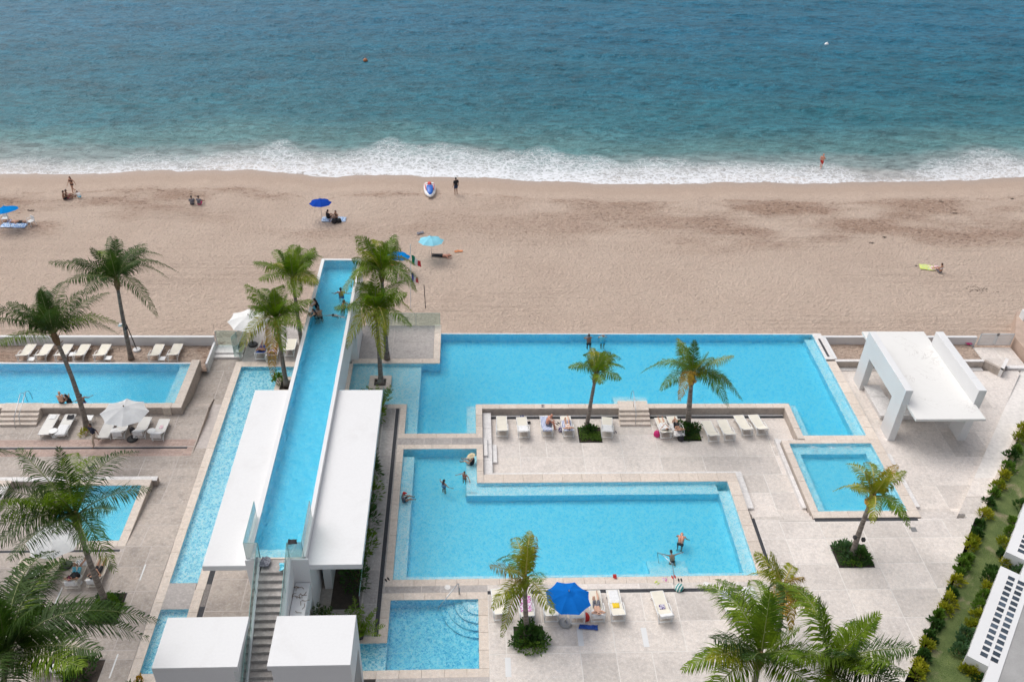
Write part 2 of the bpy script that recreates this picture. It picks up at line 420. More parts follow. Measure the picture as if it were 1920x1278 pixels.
c = mixc(t, math_n(t, 'MULTIPLY', math_n(t, 'MULTIPLY', dots, math_n(t, 'ADD', math_n(t, 'MULTIPLY', pt, 1.6), .20)), .6), c, (.20, .125, .09))
c = mixc(t, 1.0, c, math_n(t, 'MULTIPLY', rng(t, fi, .28, .72, .82, 1.12), rng(t, math_n(t, 'SUBTRACT', rip, math_n(t, 'MULTIPLY', wetf, .2)), .3, .6, .93, 1.03)), 'MULTIPLY')  # sand grain, plus groove shade of the ripples painted into the colour
trk = math_n(t, 'MULTIPLY', rng(t, noise_n(t, wpos(t, .045, 2.6, 1), 1.0, 3, .6), .50, .62), rng(t, noise_n(t, wpos(t, .06, .16, 1), 1.0, 3), .42, .62))
c = mixc(t, math_n(t, 'MULTIPLY', math_n(t, 'MULTIPLY', trk, rng(t, d_, 7, 12)), .22), c, (.42, .30, .235))
hh = math_n(t, 'MULTIPLY', math_n(t, 'ADD', math_n(t, 'SUBTRACT', rip, math_n(t, 'MULTIPLY', trk, .25)), math_n(t, 'MULTIPLY', fi, .25)), math_n(t, 'SUBTRACT', 1.0, math_n(t, 'MULTIPLY', wetf, .93)))
b = finish(t, c, rng(t, gl_, 0, 1, .9, .35), hh, 1.0, .34); MT['sand'] = m

bx = np.concatenate([np.linspace(-400, -60, 20), np.arange(-50, 66, .22), np.linspace(72, 420, 22)])
by = np.concatenate([np.arange(52.62, 86.5, .2), np.array([88, 92, 98, 110, 140])])
X, Y = np.meshgrid(bx, by)
mid = (bx > -8.4) & (bx < 26.6); Y[0, :] = np.where(mid, 53.03, 52.62); Y[1, :] = np.where(mid, 53.06, Y[1, :]); Y[2, :] = np.where(mid, 53.1, Y[2, :]); Y[3, :] = np.where(mid, 53.24, Y[3, :])
inland = shore(X) - Y
rough = np.clip((inland - 4) / 3, 0, 1)
lump = (fbm(X * 1.5, Y * 2.6, 3) - .5) * .105 * rough
band = np.clip((inland - 4.3) / 1.2, 0, 1) * np.clip((15.5 + 4 * (vnoise(X * .09, Y * .1) - .5) - inland) / 3.5, 0, 1)
nn = fbm(X * .13 + 5, Y * .30, 4)
side = np.interp(X, [-60, -20, 0, 14, 30, 44, 62], [1.0, .75, .35, .55, .9, .8, .7])
patch = np.clip(band * np.clip((nn - .37) * 4.2, 0, 1) * side * 1.1, 0, 1)
line = np.exp(-((inland - 5.2 - 1.2 * (vnoise(X * .07, X * 0) - .5)) / .25) ** 2) * .5
patch = np.clip(patch + line * (fbm(X * .8, Y * 2, 3) > .48), 0, 1)
foot = -.05 * np.clip((fbm(X * 2.3 + 3, Y * 2.9, 2) - .60) * 8, 0, 1) * np.clip(patch + .25, 0, 1) * rough
Z = beach_z(X, Y) + lump + foot
# white wet rim left by the last wave is part of the sea sheet
grid_obj('beach', bx, by, Z, MT['sand'], {'inland': inland, 'patch': patch}, Y)

# ------------------------------------------------------------------ sea
m, t = newmat('sea_water'); p = wpos(t)
d_ = attr(t, 'offshore'); fo = attr(t, 'foam')
warp = math_n(t, 'MULTIPLY', math_n(t, 'SUBTRACT', noise_n(t, wpos(t, .5, 1, 1), .09, 4), .5), 1.0)
dd = math_n(t, 'ADD', d_, math_n(t, 'MULTIPLY', warp, 9.0))
r = N(t, 'ShaderNodeValToRGB'); r.color_ramp.interpolation = 'EASE'
pts = [(0, (.40, .34, .30)), (.035, (.33, .325, .31)), (.09, (.205, .27, .27)), (.16, (.085, .205, .215)), (.30, (.022, .14, .18)), (.55, (.009, .122, .18)), (1, (.010, .125, .205))]
e = r.color_ramp.elements; e[0].position = 0; e[0].color = (*pts[0][1], 1); e[1].position = 1; e[1].color = (*pts[-1][1], 1)
for a, cc in pts[1:-1]: q = e.new(a); q.color = (*cc, 1)
t.links.new(rng(t, dd, 0, 54), r.inputs[0])
wave_shade = math_n(t, 'MULTIPLY', rng(t, noise_n(t, wpos(t, .35, 1, 1), .3, 5, .6, .5), .3, .7, .82, 1.18), rng(t, noise_n(t, wpos(t, .4, 1, 1), 1.5, 4, .6, .8), .34, .60, .60, 1.22))  # shading of swell and wavelets painted into the water colour as streaks
c = mixc(t, 1.0, r.outputs[0], wave_shade, 'MULTIPLY')
# foam: net of thin cells whose walls thicken with the foam amount
mp = N(t, 'ShaderNodeMapping'); mp.inputs['Scale'].default_value = (.8, 1.15, 1); t.links.new(p, mp.inputs[0])
nz = N(t, 'ShaderNodeTexNoise'); nz.inputs['Scale'].default_value = .9; nz.inputs['Detail'].default_value = 4; t.links.new(mp.outputs[0], nz.inputs['Vector'])
ad = N(t, 'ShaderNodeVectorMath', operation='ADD'); sc_ = N(t, 'ShaderNodeVectorMath', operation='SCALE'); sc_.inputs['Scale'].default_value = 1.9
t.links.new(nz.outputs['Color'], sc_.inputs[0]); t.links.new(mp.outputs[0], ad.inputs[0]); t.links.new(sc_.outputs[0], ad.inputs[1])
def net(scale):
    v = N(t, 'ShaderNodeTexVoronoi', feature='DISTANCE_TO_EDGE'); v.inputs['Scale'].default_value = scale; t.links.new(ad.outputs[0], v.inputs['Vector']); return v.outputs['Distance']
n1 = net(1.35); n2 = net(3.1)
w1 = math_n(t, 'MULTIPLY', math_n(t, 'POWER', fo, 1.5), .20); w2 = math_n(t, 'MULTIPLY', math_n(t, 'POWER', fo, 1.8), .20)
f1 = rng(t, math_n(t, 'SUBTRACT', w1, n1), -.05, .02); f2 = rng(t, math_n(t, 'SUBTRACT', w2, n2), -.05, .03)
ff = math_n(t, 'MAXIMUM', math_n(t, 'MULTIPLY', f1, math_n(t, 'ADD', .45, math_n(t, 'MULTIPLY', fo, .5))), math_n(t, 'MULTIPLY', f2, .65))
ff = math_n(t, 'MAXIMUM', ff, math_n(t, 'MULTIPLY', rng(t, math_n(t, 'ADD', fo, math_n(t, 'MULTIPLY', noise_n(t, p, 2.6, 5, .7), 1.15)), 1.42, 1.66), .9))
ff = math_n(t, 'MULTIPLY', ff, rng(t, fo, .02, .18), True)
haze = math_n(t, 'MULTIPLY', rng(t, fo, .05, .9), .35)
c = mixc(t, haze, c, (.55, .57, .575)); c = mixc(t, ff, c, (.80, .82, .85))
bh = math_n(t, 'ADD', noise_n(t, wpos(t, .55, 1, 1), 1.1, 5, .6, .4), math_n(t, 'MULTIPLY', noise_n(t, wpos(t, .6, 1, 1), 3.5, 3), .35))
b = finish(t, c, math_n(t, 'ADD', .32, math_n(t, 'MULTIPLY', ff, .4)), math_n(t, 'MULTIPLY', bh, rng(t, d_, 0, 8, .25, 1)), 1.0, .46, spec=.22); MT['sea'] = m

sx = np.concatenate([np.array([-3000, -1200, -500, -250, -140]), np.arange(-92, 122, .36), np.array([150, 260, 500, 1200, 3000])])
sy = np.concatenate([np.arange(81.0, 170, .33), np.array([173, 180, 200, 260, 400, 800, 2000, 7000])])
X, Y = np.meshgrid(sx, sy); off = Y - shore(X)
am = np.clip(off / 14, 0, 1)
u = X * .06 + Y * .02
Z = -2.5 + am * (.26 * (fbm(X * .16 + 2 * vnoise(X * .05, Y * .05), Y * .42, 4) - .5) * 2 + .10 * (fbm(X * .6, Y * 1.3, 3) - .5) * 2
                 + .10 * np.sin(Y * .75 + 3.5 * vnoise(X * .03, Y * .05) * 2 + X * .05))
lobe = fbm(X * .11 + 2, X * 0 + 1.5, 2)
reach = np.interp(X, [-60, -40, -28, -20, -8, 4, 16, 28, 38, 44.5, 47, 52, 60, 66], [4.2, 4.5, 5.0, 7.5, 9.0, 8.8, 7.0, 5.6, 5.2, 3.2, 3.0, 7.0, 7.2, 5.5])
stren = np.interp(X, [-60, -40, -28, -20, -8, 4, 20, 32, 40, 42.5, 46.5, 50, 60, 66], [.42, .5, .62, .85, 1.0, 1.0, 1.0, .92, .85, .3, .22, .75, .85, .7])
reach = reach * .84 * (.75 + .5 * vnoise(X * .35, X * 0 + 5))
k = off / reach
foam = np.where(k < 0, 1, np.clip(1.12 - k, 0, 1) ** .62) * stren
foam = foam * (.72 + .5 * fbm(X * .45, Y * .8, 3)); foam = np.where(off < .5, np.maximum(foam, .95 * (.55 + .45 * stren)), foam)
foam = np.where(off > 16, 0, foam)
grid_obj('sea', sx, sy, Z, MT['sea'], {'offshore': off, 'foam': np.clip(foam * .76, 0, 1)})

# ------------------------------------------------------------------ rectangle tools
def subtract(rects, ex):
    for e in ex:
        out = []
        for x0, x1, y0, y1 in rects:
            a0, a1, b0, b1 = max(x0, e[0]), min(x1, e[1]), max(y0, e[2]), min(y1, e[3])
            if a0 >= a1 - 1e-6 or b0 >= b1 - 1e-6: out.append((x0, x1, y0, y1)); continue
            if y0 < b0: out.append((x0, x1, y0, b0))
            if b1 < y1: out.append((x0, x1, b1, y1))
            if x0 < a0: out.append((x0, a0, b0, b1))
            if a1 < x1: out.append((a1, x1, b0, b1))
        rects = out
    return rects

def clip(poly, hp):
    """keep the side a*x+b*y<=c"""
    a, b, c = hp; out = []
    for i in range(len(poly)):
        p_, q_ = poly[i], poly[(i + 1) % len(poly)]; dp = a * p_[0] + b * p_[1] - c; dq = a * q_[0] + b * q_[1] - c
        if dp <= 0: out.append(p_)
        if dp * dq < 0: s_ = dp / (dp - dq); out.append((p_[0] + (q_[0] - p_[0]) * s_, p_[1] + (q_[1] - p_[1]) * s_))
    return out

def hp_line(p_, q_, keep):
    """half plane bounded by p-q holding the point keep"""
    a, b = q_[1] - p_[1], -(q_[0] - p_[0]); c = a * p_[0] + b * p_[1]
    return (a, b, c) if a * keep[0] + b * keep[1] <= c else (-a, -b, -c)

def area(poly): return abs(sum(poly[i][0] * poly[(i + 1) % len(poly)][1] - poly[(i + 1) % len(poly)][0] * poly[i][1] for i in range(len(poly)))) / 2

def paving(name, region, xs, ys, z, mat, ex=(), hps=(), joint=.022, base=True, jitter=0, bedmat='mortar', deep=.7, minarea=.03):
    """a paved deck: a mortar bed and single slabs lying in it"""
    zf = z if callable(z) else (lambda x, y: z)
    bed = MB()
    for r in subtract([region], ex):
        poly = [(r[0], r[2]), (r[1], r[2]), (r[1], r[3]), (r[0], r[3])]
        for h in hps: poly = clip(poly, h) if len(poly) > 2 else poly
        if len(poly) > 2 and area(poly) > .002: bed.prism(poly, lambda x, y: zf(x, y) - deep, lambda x, y: zf(x, y) - .007)
    d = bed.build(name, MT['mortarw' if mat in ('deckw', 'deckg', 'wood') else bedmat]); tag(d, kind='structure')
    xs = sorted(set([region[0]] + [q for q in xs if region[0] + .15 < q < region[1] - .15] + [region[1]]))
    ys = sorted(set([region[2]] + [q for q in ys if region[2] + .15 < q < region[3] - .15] + [region[3]]))
    rnd = random.Random(len(xs) * 31 + len(ys))
    for j in range(len(ys) - 1):
        i = 0
        while i < len(xs) - 1:
            x0, x1 = xs[i], xs[i + 1]
            i += 1
            if i < len(xs) - 1 and len(xs) > 4 and rnd.random() < .16: x1 = xs[i + 1]; i += 1
            for r in subtract([(x0, x1, ys[j], ys[j + 1])], ex):
                g = joint / 2
                if r[1] - r[0] < .08 or r[3] - r[2] < .08: continue
                poly = [(r[0] + g, r[2] + g), (r[1] - g, r[2] + g), (r[1] - g, r[3] - g), (r[0] + g, r[3] - g)]
                for h in hps: poly = clip(poly, h) if len(poly) > 2 else poly
                if len(poly) < 3 or area(poly) < minarea: continue
                dz = rnd.uniform(-.0015, .0015)
                MB().prism(poly, lambda x, y: zf(x, y) - .05, lambda x, y: zf(x, y) + dz, bottom=False).build('paving_slab', MT[mat], d)
    return d

def steps_rng(a, b, s, off=0):
    out = []; q = a + off
    while q < b: out.append(q); q += s
    return out

def offset_poly(poly, d):
    """grow (d>0) a right-angled polygon"""
    n = len(poly); ar = sum(poly[i][0] * poly[(i + 1) % n][1] - poly[(i + 1) % n][0] * poly[i][1] for i in range(n)); sg = 1 if ar > 0 else -1
    out = []
    for i in range(n):
        p0, p1, p2 = poly[i - 1], poly[i], poly[(i + 1) % n]
        def nr(a, b):
            dx, dy = b[0] - a[0], b[1] - a[1]; l = math.hypot(dx, dy); return (dy / l * sg, -dx / l * sg)
        n1, n2 = nr(p0, p1), nr(p1, p2)
        den = 1 + n1[0] * n2[0] + n1[1] * n2[1]
        out.append((p1[0] + d * (n1[0] + n2[0]) / den, p1[1] + d * (n1[1] + n2[1]) / den))
    return out

def coping(parent, rect, z=0.0, mat='coping', ln=1.15, wall_to=-.75, name='coping_stone', wmat='cwall', th=.07, shift=0.0):
    """a row of coping stones along the longer side of rect, on a solid wall"""
    x0, x1, y0, y1 = rect
    lx, ly = x1 - x0, y1 - y0
    horiz = lx >= ly; L_ = lx if horiz else ly; n = max(1, round(L_ / ln)); g = .005
    for i in range(n):
        a, b = L_ * i / n, L_ * (i + 1) / n
        q = (x0 + a + g, x0 + b - g, y0, y1) if horiz else (x0, x1, y0 + a + g, y0 + b - g)
        MB().bbox(*q, z - th, z + random.uniform(-.002, .002), .008).build(name, MT[mat], parent)
    if wall_to is not None:
        MB().box(x0 + .006, x1 - .006, y0 + .006, y1 - .006, wall_to, z - th - .003).build('pool_wall', MT[wmat], parent)

def pool(label, poly, depth, copings, shelves=(), zw=-.055, mos='mosaic', water='water', name='swimming_pool', z0=0.0):
    r = thing(name, label, 'swimming pool', (0, 0, 0))
    MB().prism(offset_poly(poly, -.008), z0 - depth, z0 - .012, top=False).build('basin', MT[mos], r)
    MB().prism(offset_poly(poly, .03), z0 - depth - .03, z0 + zw).build('water', MT[water], r)
    for s_ in shelves:
        (a, b, c_, d_2), dp = s_[0], s_[1]
        MB().box(a, b, c_, d_2, z0 - depth - .01, z0 - dp).build('underwater_step', MT[mos], r)
    for c_ in copings: coping(r, c_[0], **(c_[1] if len(c_) > 1 else {}))
    return r

def handrail(label, pts, r=.024, parts=None):
    h = thing('handrail', label, 'handrail', (0, 0, 0))
    for k, pp in enumerate(pts): MB().tube(pp, r, 8).build('rail' if k == 0 else 'rail_post', MT['steel'], h, smooth=True)
    return h

# ------------------------------------------------------------------ pools
UP = [(-1.80, 52.97), (-1.80, 49.42), (-7.80, 49.42), (-7.80, 45.05), (-3.86, 45.05), (-3.86, 42.17), (.65, 42.17), (.65, 45.02), (21.66, 45.02), (21.66, 41.83), (25.82, 41.83), (25.82, 52.97)]
up = pool('long L-shaped infinity pool along the beach edge behind the sunken deck', UP, 1.25,
     [((-4.3, .65, 41.76, 42.17),), ((-5.1, -3.86, 45.05 - .42, 45.05),), ((-4.3, -3.86, 42.17, 44.63),), ((.65, 1.07, 41.76, 45.02),), ((1.07, 21.66, 44.57, 45.02),),
      ((21.24, 21.66, 41.5, 44.57),), ((21.66, 25.82, 41.42, 41.83),), ((25.82, 26.48, 41.42, 49.68),), ((25.82, 26.48, 49.9, 53.1), dict(mat='ledge')),
      ((-1.8, 25.82, 52.97, 53.1), dict(mat='white', z=-.035, wmat='white', ln=6, wall_to=-1.4)), ((-8.2, -7.8, 44.9, 49.42),)],
     [((-7.8, -6.3, 45.05, 49.42), .32), ((-6.3, -3.96, 45.05, 49.42), .42), ((-3.96, -3.1, 42.17, 49.42), .42), ((.06, .66, 42.17, 45.12), .42), ((.66, 21.67, 45.0, 45.16), .45),
      ((25.15, 25.83, 41.82, 52.6), .42), ((21.64, 22.2, 41.82, 45.16), .45), ((9.9, 12.2, 45.16, 45.75), .3), ((9.9, 12.2, 45.75, 46.15), .55)])
# narrow spillway slot beside the right rim
MB().box(26.05, 26.22, 50.2, 52.4, -.03, .004).build('spillway_slot', MT['pebble'], up)
LW = [(-3.84, 40.75), (-3.84, 30.73), (15.75, 30.73), (15.75, 37.79), (.67, 37.79), (.67, 40.75)]
lw = pool('large L-shaped swimming pool in front of the sunken deck', LW, 1.15,
     [((-4.25, 1.07, 40.75, 41.14),), ((-4.25, -3.84, 30.3, 40.75),), ((-3.84, 16.42, 30.3, 30.73),), ((15.75, 16.42, 30.73, 37.79),), ((.67, 1.07, 37.79, 40.75),), ((1.07, 16.42, 37.79, 38.5),)],
     [((-3.85, -3.15, 31.1, 40.3), .36), ((-3.85, 15.76, 30.72, 31.1), .36), ((15.08, 15.76, 31.1, 37.2), .36), ((.04, 15.08, 36.98, 37.25), .36), ((.04, 15.08, 37.25, 37.8), .38), ((.04, .68, 37.2, 40.35), .36),
      ((9.98, 12.1, 31.1, 31.6), .5), ((9.98, 12.1, 31.6, 32.2), .75)])
SM = [(20.53, 41.08), (20.53, 35.29), (25.85, 35.29), (25.85, 41.08)]
sm = pool('small bubbling pool beside the open pavilion with three water jets', SM, 1.0,
     [((20.1, 20.53, 35.29, 41.42),), ((20.1, 26.48, 34.78, 35.29),), ((25.85, 26.48, 35.29, 41.42),), ((20.53, 25.85, 41.08, 41.42),)],
     [((20.52, 21.08, 35.28, 41.09), .4), ((21.08, 25.3, 40.35, 41.09), .4), ((25.3, 25.86, 35.28, 41.09), .4), ((21.08, 25.3, 35.28, 35.6), .4)], water='waterr')
BP = [(-3.86, 29.42), (-3.86, 26.87), (-7.5, 26.87), (-7.5, 25.36), (.66, 25.36), (.66, 29.42)]
bp = pool('small square wading pool with curved corner steps beside the stairs', BP, .95,
     [((-4.3, 1.15, 29.42, 29.86),), ((-4.3, -3.86, 27.25, 29.42),), ((-7.5, -3.86, 26.87, 27.25),), ((-7.5, 1.15, 24.9, 25.36),), ((.66, 1.15, 25.36, 29.42),)],
     [((-7.5, -3.86, 25.35, 26.88), .34)], mos='mosaicd')
for rr, dp in ((1.95, .76), (1.62, .58), (1.25, .40), (.82, .22)):
    pl = [(.667, 29.427)] + [(.667 + rr * math.cos(a), 29.427 + rr * math.sin(a)) for a in np.linspace(PI, 1.5 * PI, 22)]
    MB().prism(pl, -.96, -dp).build('curved_step', MT['mosaicd'], bp)
CH = [(-15.39, 49.06), (-15.39, 30.69), (-13.95, 30.69), (-13.95, 43.5), (-8.3, 43.5), (-8.3, 49.06)]
ch = pool('narrow shallow reflecting channel running along the left side of the white roof', CH, .42,
     [((-15.86, -15.39, 24.6, 49.06), dict(ln=1.6)), ((-15.86, -8.3, 49.06, 49.62),), ((-13.95, -13.48, 30.25, 43.5), dict(ln=1.6))], mos='mosaicd')
C2 = [(-15.39, 29.05), (-15.39, 25.4), (-13.98, 25.4), (-13.98, 29.05)]
pool('short shallow channel pool beside the left white stair block', C2, .42, [((-13.98, -13.5, 24.6, 30.25), dict(ln=1.6)), ((-15.39, -13.98, 24.6, 25.4),)], mos='mosaicd')
LP = [(-45, 49.42), (-45, 45.22), (-18.92, 45.22), (-18.92, 49.42)]
lp = pool('raised infinity pool behind the white sun loungers at the left edge', LP, 1.3,
     [((-45, -18.37, 44.76, 45.22), dict(wall_to=-.7)), ((-18.92, -18.37, 45.22, 49.85), dict(wall_to=-1.4)), ((-45, -18.92, 49.42, 49.6), dict(mat='white', ln=6, z=-.035))],
     [((-19.65, -18.91, 45.21, 49.43), .4), ((-45, -18.91, 45.21, 45.5), .5)], water='waterr')
MB().box(-19.55, -19.05, 44.68, 45.2, -.65, .03).build('skimmer_box', MT['coping'], lp)
JC = [(-22.9, 37.80), (-22.9, 33.63), (-18.87, 33.63), (-18.87, 37.80)]
pool('small raised pool with a white ledge behind the white umbrella on the left', JC, 1.0,
     [((-23.4, -18.4, 37.8, 38.27),), ((-18.87, -18.4, 33.2, 37.8),), ((-23.4, -18.87, 33.2, 33.63),), ((-23.4, -22.9, 33.63, 37.8),), ((-31, -18.15, 38.27, 38.62), dict(mat='ledge', z=-.08, ln=2.4)), ], mos='mosaic', water='waterr')
J2 = [(-32, 37.80), (-32, 33.63), (-26.9, 33.63), (-26.9, 37.80)]
pool('small pool at the left edge mostly hidden by palm fronds', J2, 1.0, [((-32, -26.4, 37.8, 38.27),), ((-26.9, -26.4, 33.2, 37.8), dict(mat='ledge')), ((-32, -26.9, 33.2, 33.63),)])
# planters that stand in the pools
def planter_box(label, x0, x1, y0, y1, w=.34, z=.03):
    r = thing('planter', label, 'planter', (0, 0, 0))
    for q in ((x0, x1, y0, y0 + w), (x0, x1, y1 - w, y1), (x0, x0 + w, y0 + w, y1 - w), (x1 - w, x1, y0 + w, y1 - w)):
        MB().bbox(*q, -1.2, z, .01).build('planter_wall', MT['coping'], r)
    MB().box(x0 + w, x1 - w, y0 + w, y1 - w, -.5, z - .12).build('soil', MT['soil'], r)
    return r
planter_box('square stone planter standing in the shallow end right of the bridge', -6.53, -5.05, 46.6, 48.04)
planter_box('stone planter in the channel left of the bridge, holding a palm', -12.75, -11.2, 46.2, 47.9)

# ------------------------------------------------------------------ hedge line and paved decks
HP0, HP1, HP2 = (36.83, 42.82), (26.59, 30.65), (21.67, 24.19)
h1 = hp_line(HP0, HP1, (0, 30)); h2 = hp_line(HP1, HP2, (0, 30))
RL0, RL1 = (39.22, 48.05), (29.4, 35.76)          # inner edge of the sloping path
hr_in = hp_line(RL0, RL1, (20, 40)); hr_out = hp_line(RL0, RL1, (45, 35))
SOLID = [(-4.3, 1.15, 24.9, 29.86), (-7.5, -3.86, 24.9, 27.25), (-4.25, 16.42, 30.3, 41.14), (20.1, 26.48, 34.78, 41.42)]
PLNT = [(2.4, 3.9, 26.5, 27.7), (20.35, 22.35, 31.15, 32.75)]
DR = [(1.1, 14.75, 29.7, 29.93), (16.42, 16.62, 31.2, 34.8), (20.1, 26.2, 34.5, 34.7)]
gx = [q for q in (2.01, 3.85, 5.63, 7.4, 9.17, 10.95, 12.72, 14.5)] + [16.62, 18.0, 20.25, 22.65, 25.2, 27.6]
gy = [14, 16, 17.3, 19.05, 20.8, 22.55, 24.35, 26.12, 27.9, 29.7, 31.44, 33.25]
paving('pool_deck', (1.15, 32, 12, 34.65), gx, gy, 0, 'deck', SOLID + DR + PLNT, (h1, h2), .05)
paving('side_deck', (-4.25, 1.15, 12, 30.3), [-3.3, -2.3, -1.3, -.3, .7], [14, 16, 17.9, 19.7, 21.5, 23.2], 0, 'deckg', SOLID, (), .05)
paving('corridor', (-5.3, -4.55, 27.25, 45.0), [], [29.2, 31.4, 33.6, 35.8, 38, 40.2, 42.4], 0, 'deckg', [(-5.1, -3.86, 44.63, 45.05)], (), .05)
paving('corridor', (-4.33, -4.25, 27.25, 44.63), [], [31, 35, 39], 0, 'deckg', SOLID, (), .01)
paving('walkway', (-4.25, 1.07, 41.14, 41.76), [-2.6, -.9], [], 0, 'deckg', (), (), .05)
def drain(label, x0, x1, y0, y1, z=0, mat='pebble', n=None):
    b = MB().box(x0, x1, y0, y1, z - .2, z - .012); rnd = random.Random(int(abs(x0 * 100)))
    k = int((x1 - x0) * (y1 - y0) * 260)
    for _ in range(min(k, 900)):
        x, y = rnd.uniform(x0 + .02, x1 - .02), rnd.uniform(y0 + .02, y1 - .02); s_ = rnd.uniform(.015, .032)
        b.add([(x - s_, y, z - .014), (x, y - s_, z - .014), (x + s_, y, z - .014), (x, y + s_, z - .014), (x, y, z - .014 + s_ * .7)], [(0, 1, 4), (1, 2, 4), (2, 3, 4), (3, 0, 4)])
    return tag(b.build('drain_channel', MT[mat]), label, 'drain channel')
drain('black pebble drain line behind the front row of loungers', 1.1, 14.75, 29.7, 29.93)
drain('black pebble drain line along the right side of the large pool', 16.42, 16.62, 31.2, 34.8)
drain('black pebble drain line below the small bubbling pool', 20.1, 26.2, 34.5, 34.7)
drain('long black pebble drain line left of the large pool beside the glass fence', -4.55, -4.33, 27.25, 44.6)

# sunken deck
paving('sunken_deck', (1.66, 21.24, 38.95, 44.2), [3.4, 5.1, 7.4, 9.9, 12.2, 14.9, 17.2, 19.6], [40.6, 42.6], -.6, 'deck', [(7.25, 8.75, 41.9, 43.35), (13.7, 15.2, 42.0, 43.45), (20.1, 22, 38, 41.42)], (), .05)
paving('sunken_deck', (16.95, 20.1, 35.85, 38.95), [18.4], [37.4], -.6, 'deck', (), (), .05)
tag(MB().box(1.66, 21.23, 44.42, 44.56, -.7, -.58).build('wall_foot', MT['ledge']), kind='structure')
drain('black pebble drain line at the foot of the sunken deck wall', 1.66, 21.2, 44.2, 44.42, -.6)
# white ledge round the sunken deck
lg = thing('ledge', 'pale stone ledge wrapping the left and front sides of the sunken deck', 'ledge')
def ledge_run(par, rect, z, ln=1.6): coping(par, rect, z, 'ledge', ln, -1.0, 'ledge_stone', 'ledge', .06)
ledge_run(lg, (1.09, 1.64, 38.52, 44.5), -.3); ledge_run(lg, (1.64, 16.93, 38.52, 38.93), -.3); ledge_run(lg, (16.44, 16.93, 35.85, 38.52), -.3)
MB().bbox(1.1, 1.36, 40.3, 41.9, -.3, -.15, .01).build('step', MT['ledge'], lg)
MB().bbox(1.66, 1.95, 40.0, 41.6, -.6, -.45, .01).build('step', MT['ledge'], lg)
l2 = thing('ledge', 'pale stone ledge along the left side of the small bubbling pool', 'ledge'); ledge_run(l2, (19.85, 20.08, 35.85, 41.9), -.3); ledge_run(l2, (20.08, 21.2, 41.44, 41.8), -.3)
l3 = thing('ledge', 'white stone ledge between the small bubbling pool and the pavilion', 'ledge'); ledge_run(l3, (26.5, 26.95, 35.85, 40.4), -.3)
def steps(label, x0, x1, ys, zs, mat='deck', hps=(), seg=1.8):
    s_ = thing('steps', label, 'steps')
    for i in range(len(zs)):
        n = max(1, round((x1 - x0) / seg))
        for k in range(n):
            poly = [(x0 + (x1 - x0) * k / n + .006, ys[i]), (x0 + (x1 - x0) * (k + 1) / n - .006, ys[i]), (x0 + (x1 - x0) * (k + 1) / n - .006, ys[i + 1]), (x0 + (x1 - x0) * k / n + .006, ys[i + 1])]
            for h in hps: poly = clip(poly, h)
            if len(poly) > 2: MB().prism(poly, -1.2, zs[i]).build('step', MT[mat], s_)
    return s_
steps('wide low stone steps between the large pool and the small bubbling pool', 16.64, 20.08, (34.66, 35.06, 35.46, 35.84), (-.15, -.3, -.45))
steps('wide low stone steps right of the small bubbling pool', 26.5, 31, (34.66, 35.06, 35.46, 35.84), (-.15, -.3, -.45), hps=(hr_in,))
paving('pavilion_deck', (26.5, 40, 35.85, 49.3), [26.95, 28.9, 31.3, 33.7, 36.1], [37.9, 40.4, 42.8, 45.2, 47.4], -.6, 'deck', [(26.5, 26.95, 35.85, 40.4)], (hr_in,), .03)
# sloping path that joins the deck with the beach gate
def pz(x, y): return interp(y, [34, 35.7, 41.7, 48, 60], [0, -.004, -.45, -.85, -.95])
paving('sloping_path', (28, 42, 34.65, 50.6), [], [36.4, 38.2, 40.1, 42.2, 44.6, 47], pz, 'deck', [(28, 29.2, 34.6, 35)], (hr_out, hp_line((37.9, 44.1), (27.0, 31.1), (20, 45))), .03)
tag(MB().prism([(37.0, 43.0), (30.3, 35.05), (30.12, 35.2), (36.85, 43.15)], -1.2, .02).build('kerb', MT['coping']), kind='structure')

# steps up to the long pool and their landing
s_ = thing('steps', 'four stone steps climbing from the sunken deck to the long pool', 'steps')
MB().bbox(10.1, 12.08, 44.35, 45.3, -.7, .012, .01).build('landing', MT['coping'], s_)
for k, (z_, y0, y1) in enumerate(((-.14, 44.05, 44.35), (-.29, 43.75, 44.05), (-.44, 43.45, 43.75))):
    MB().bbox(10.1, 12.1, y0, y1, -.7, z_, .01).build('step', MT['coping'], s_)
def arc_rail(x, y0, y1, z0, z1, h=.85):
    return [(x, y0, z0), (x, y0 + (y1 - y0) * .12, z0 + h * .8), (x, y0 + (y1 - y0) * .28, z0 + h), (x, y0 + (y1 - y0) * .8, z1 + h + .05), (x, y0 + (y1 - y0) * .95, z1 + h * .8), (x, y1, z1 + h * .45), (x, y1, z1 - .2)]
handrail('curved steel handrail on the steps up to the long pool', [arc_rail(11.1, 43.5, 45.8, -.45, -.1), [(11.1, 44.7, .0), (11.1, 44.7, .7)]])
handrail('curved steel handrail at the front edge of the large pool', [[(11.05, 30.2, 0), (11.0, 30.4, .6), (10.95, 30.75, .95), (10.6, 31.3, .95), (10.4, 31.9, .55), (10.6, 31.9, -.5)]])
handrail('straight steel handrail over the corner steps of the wading pool', [[(-.35, 29.75, 0), (-.35, 29.75, .82), (-.4, 29.7, .9), (-1.35, 28.75, .25), (-1.4, 28.7, .1)], [(-.3, 29.75, .5), (-.3, 29.75, .0)]])

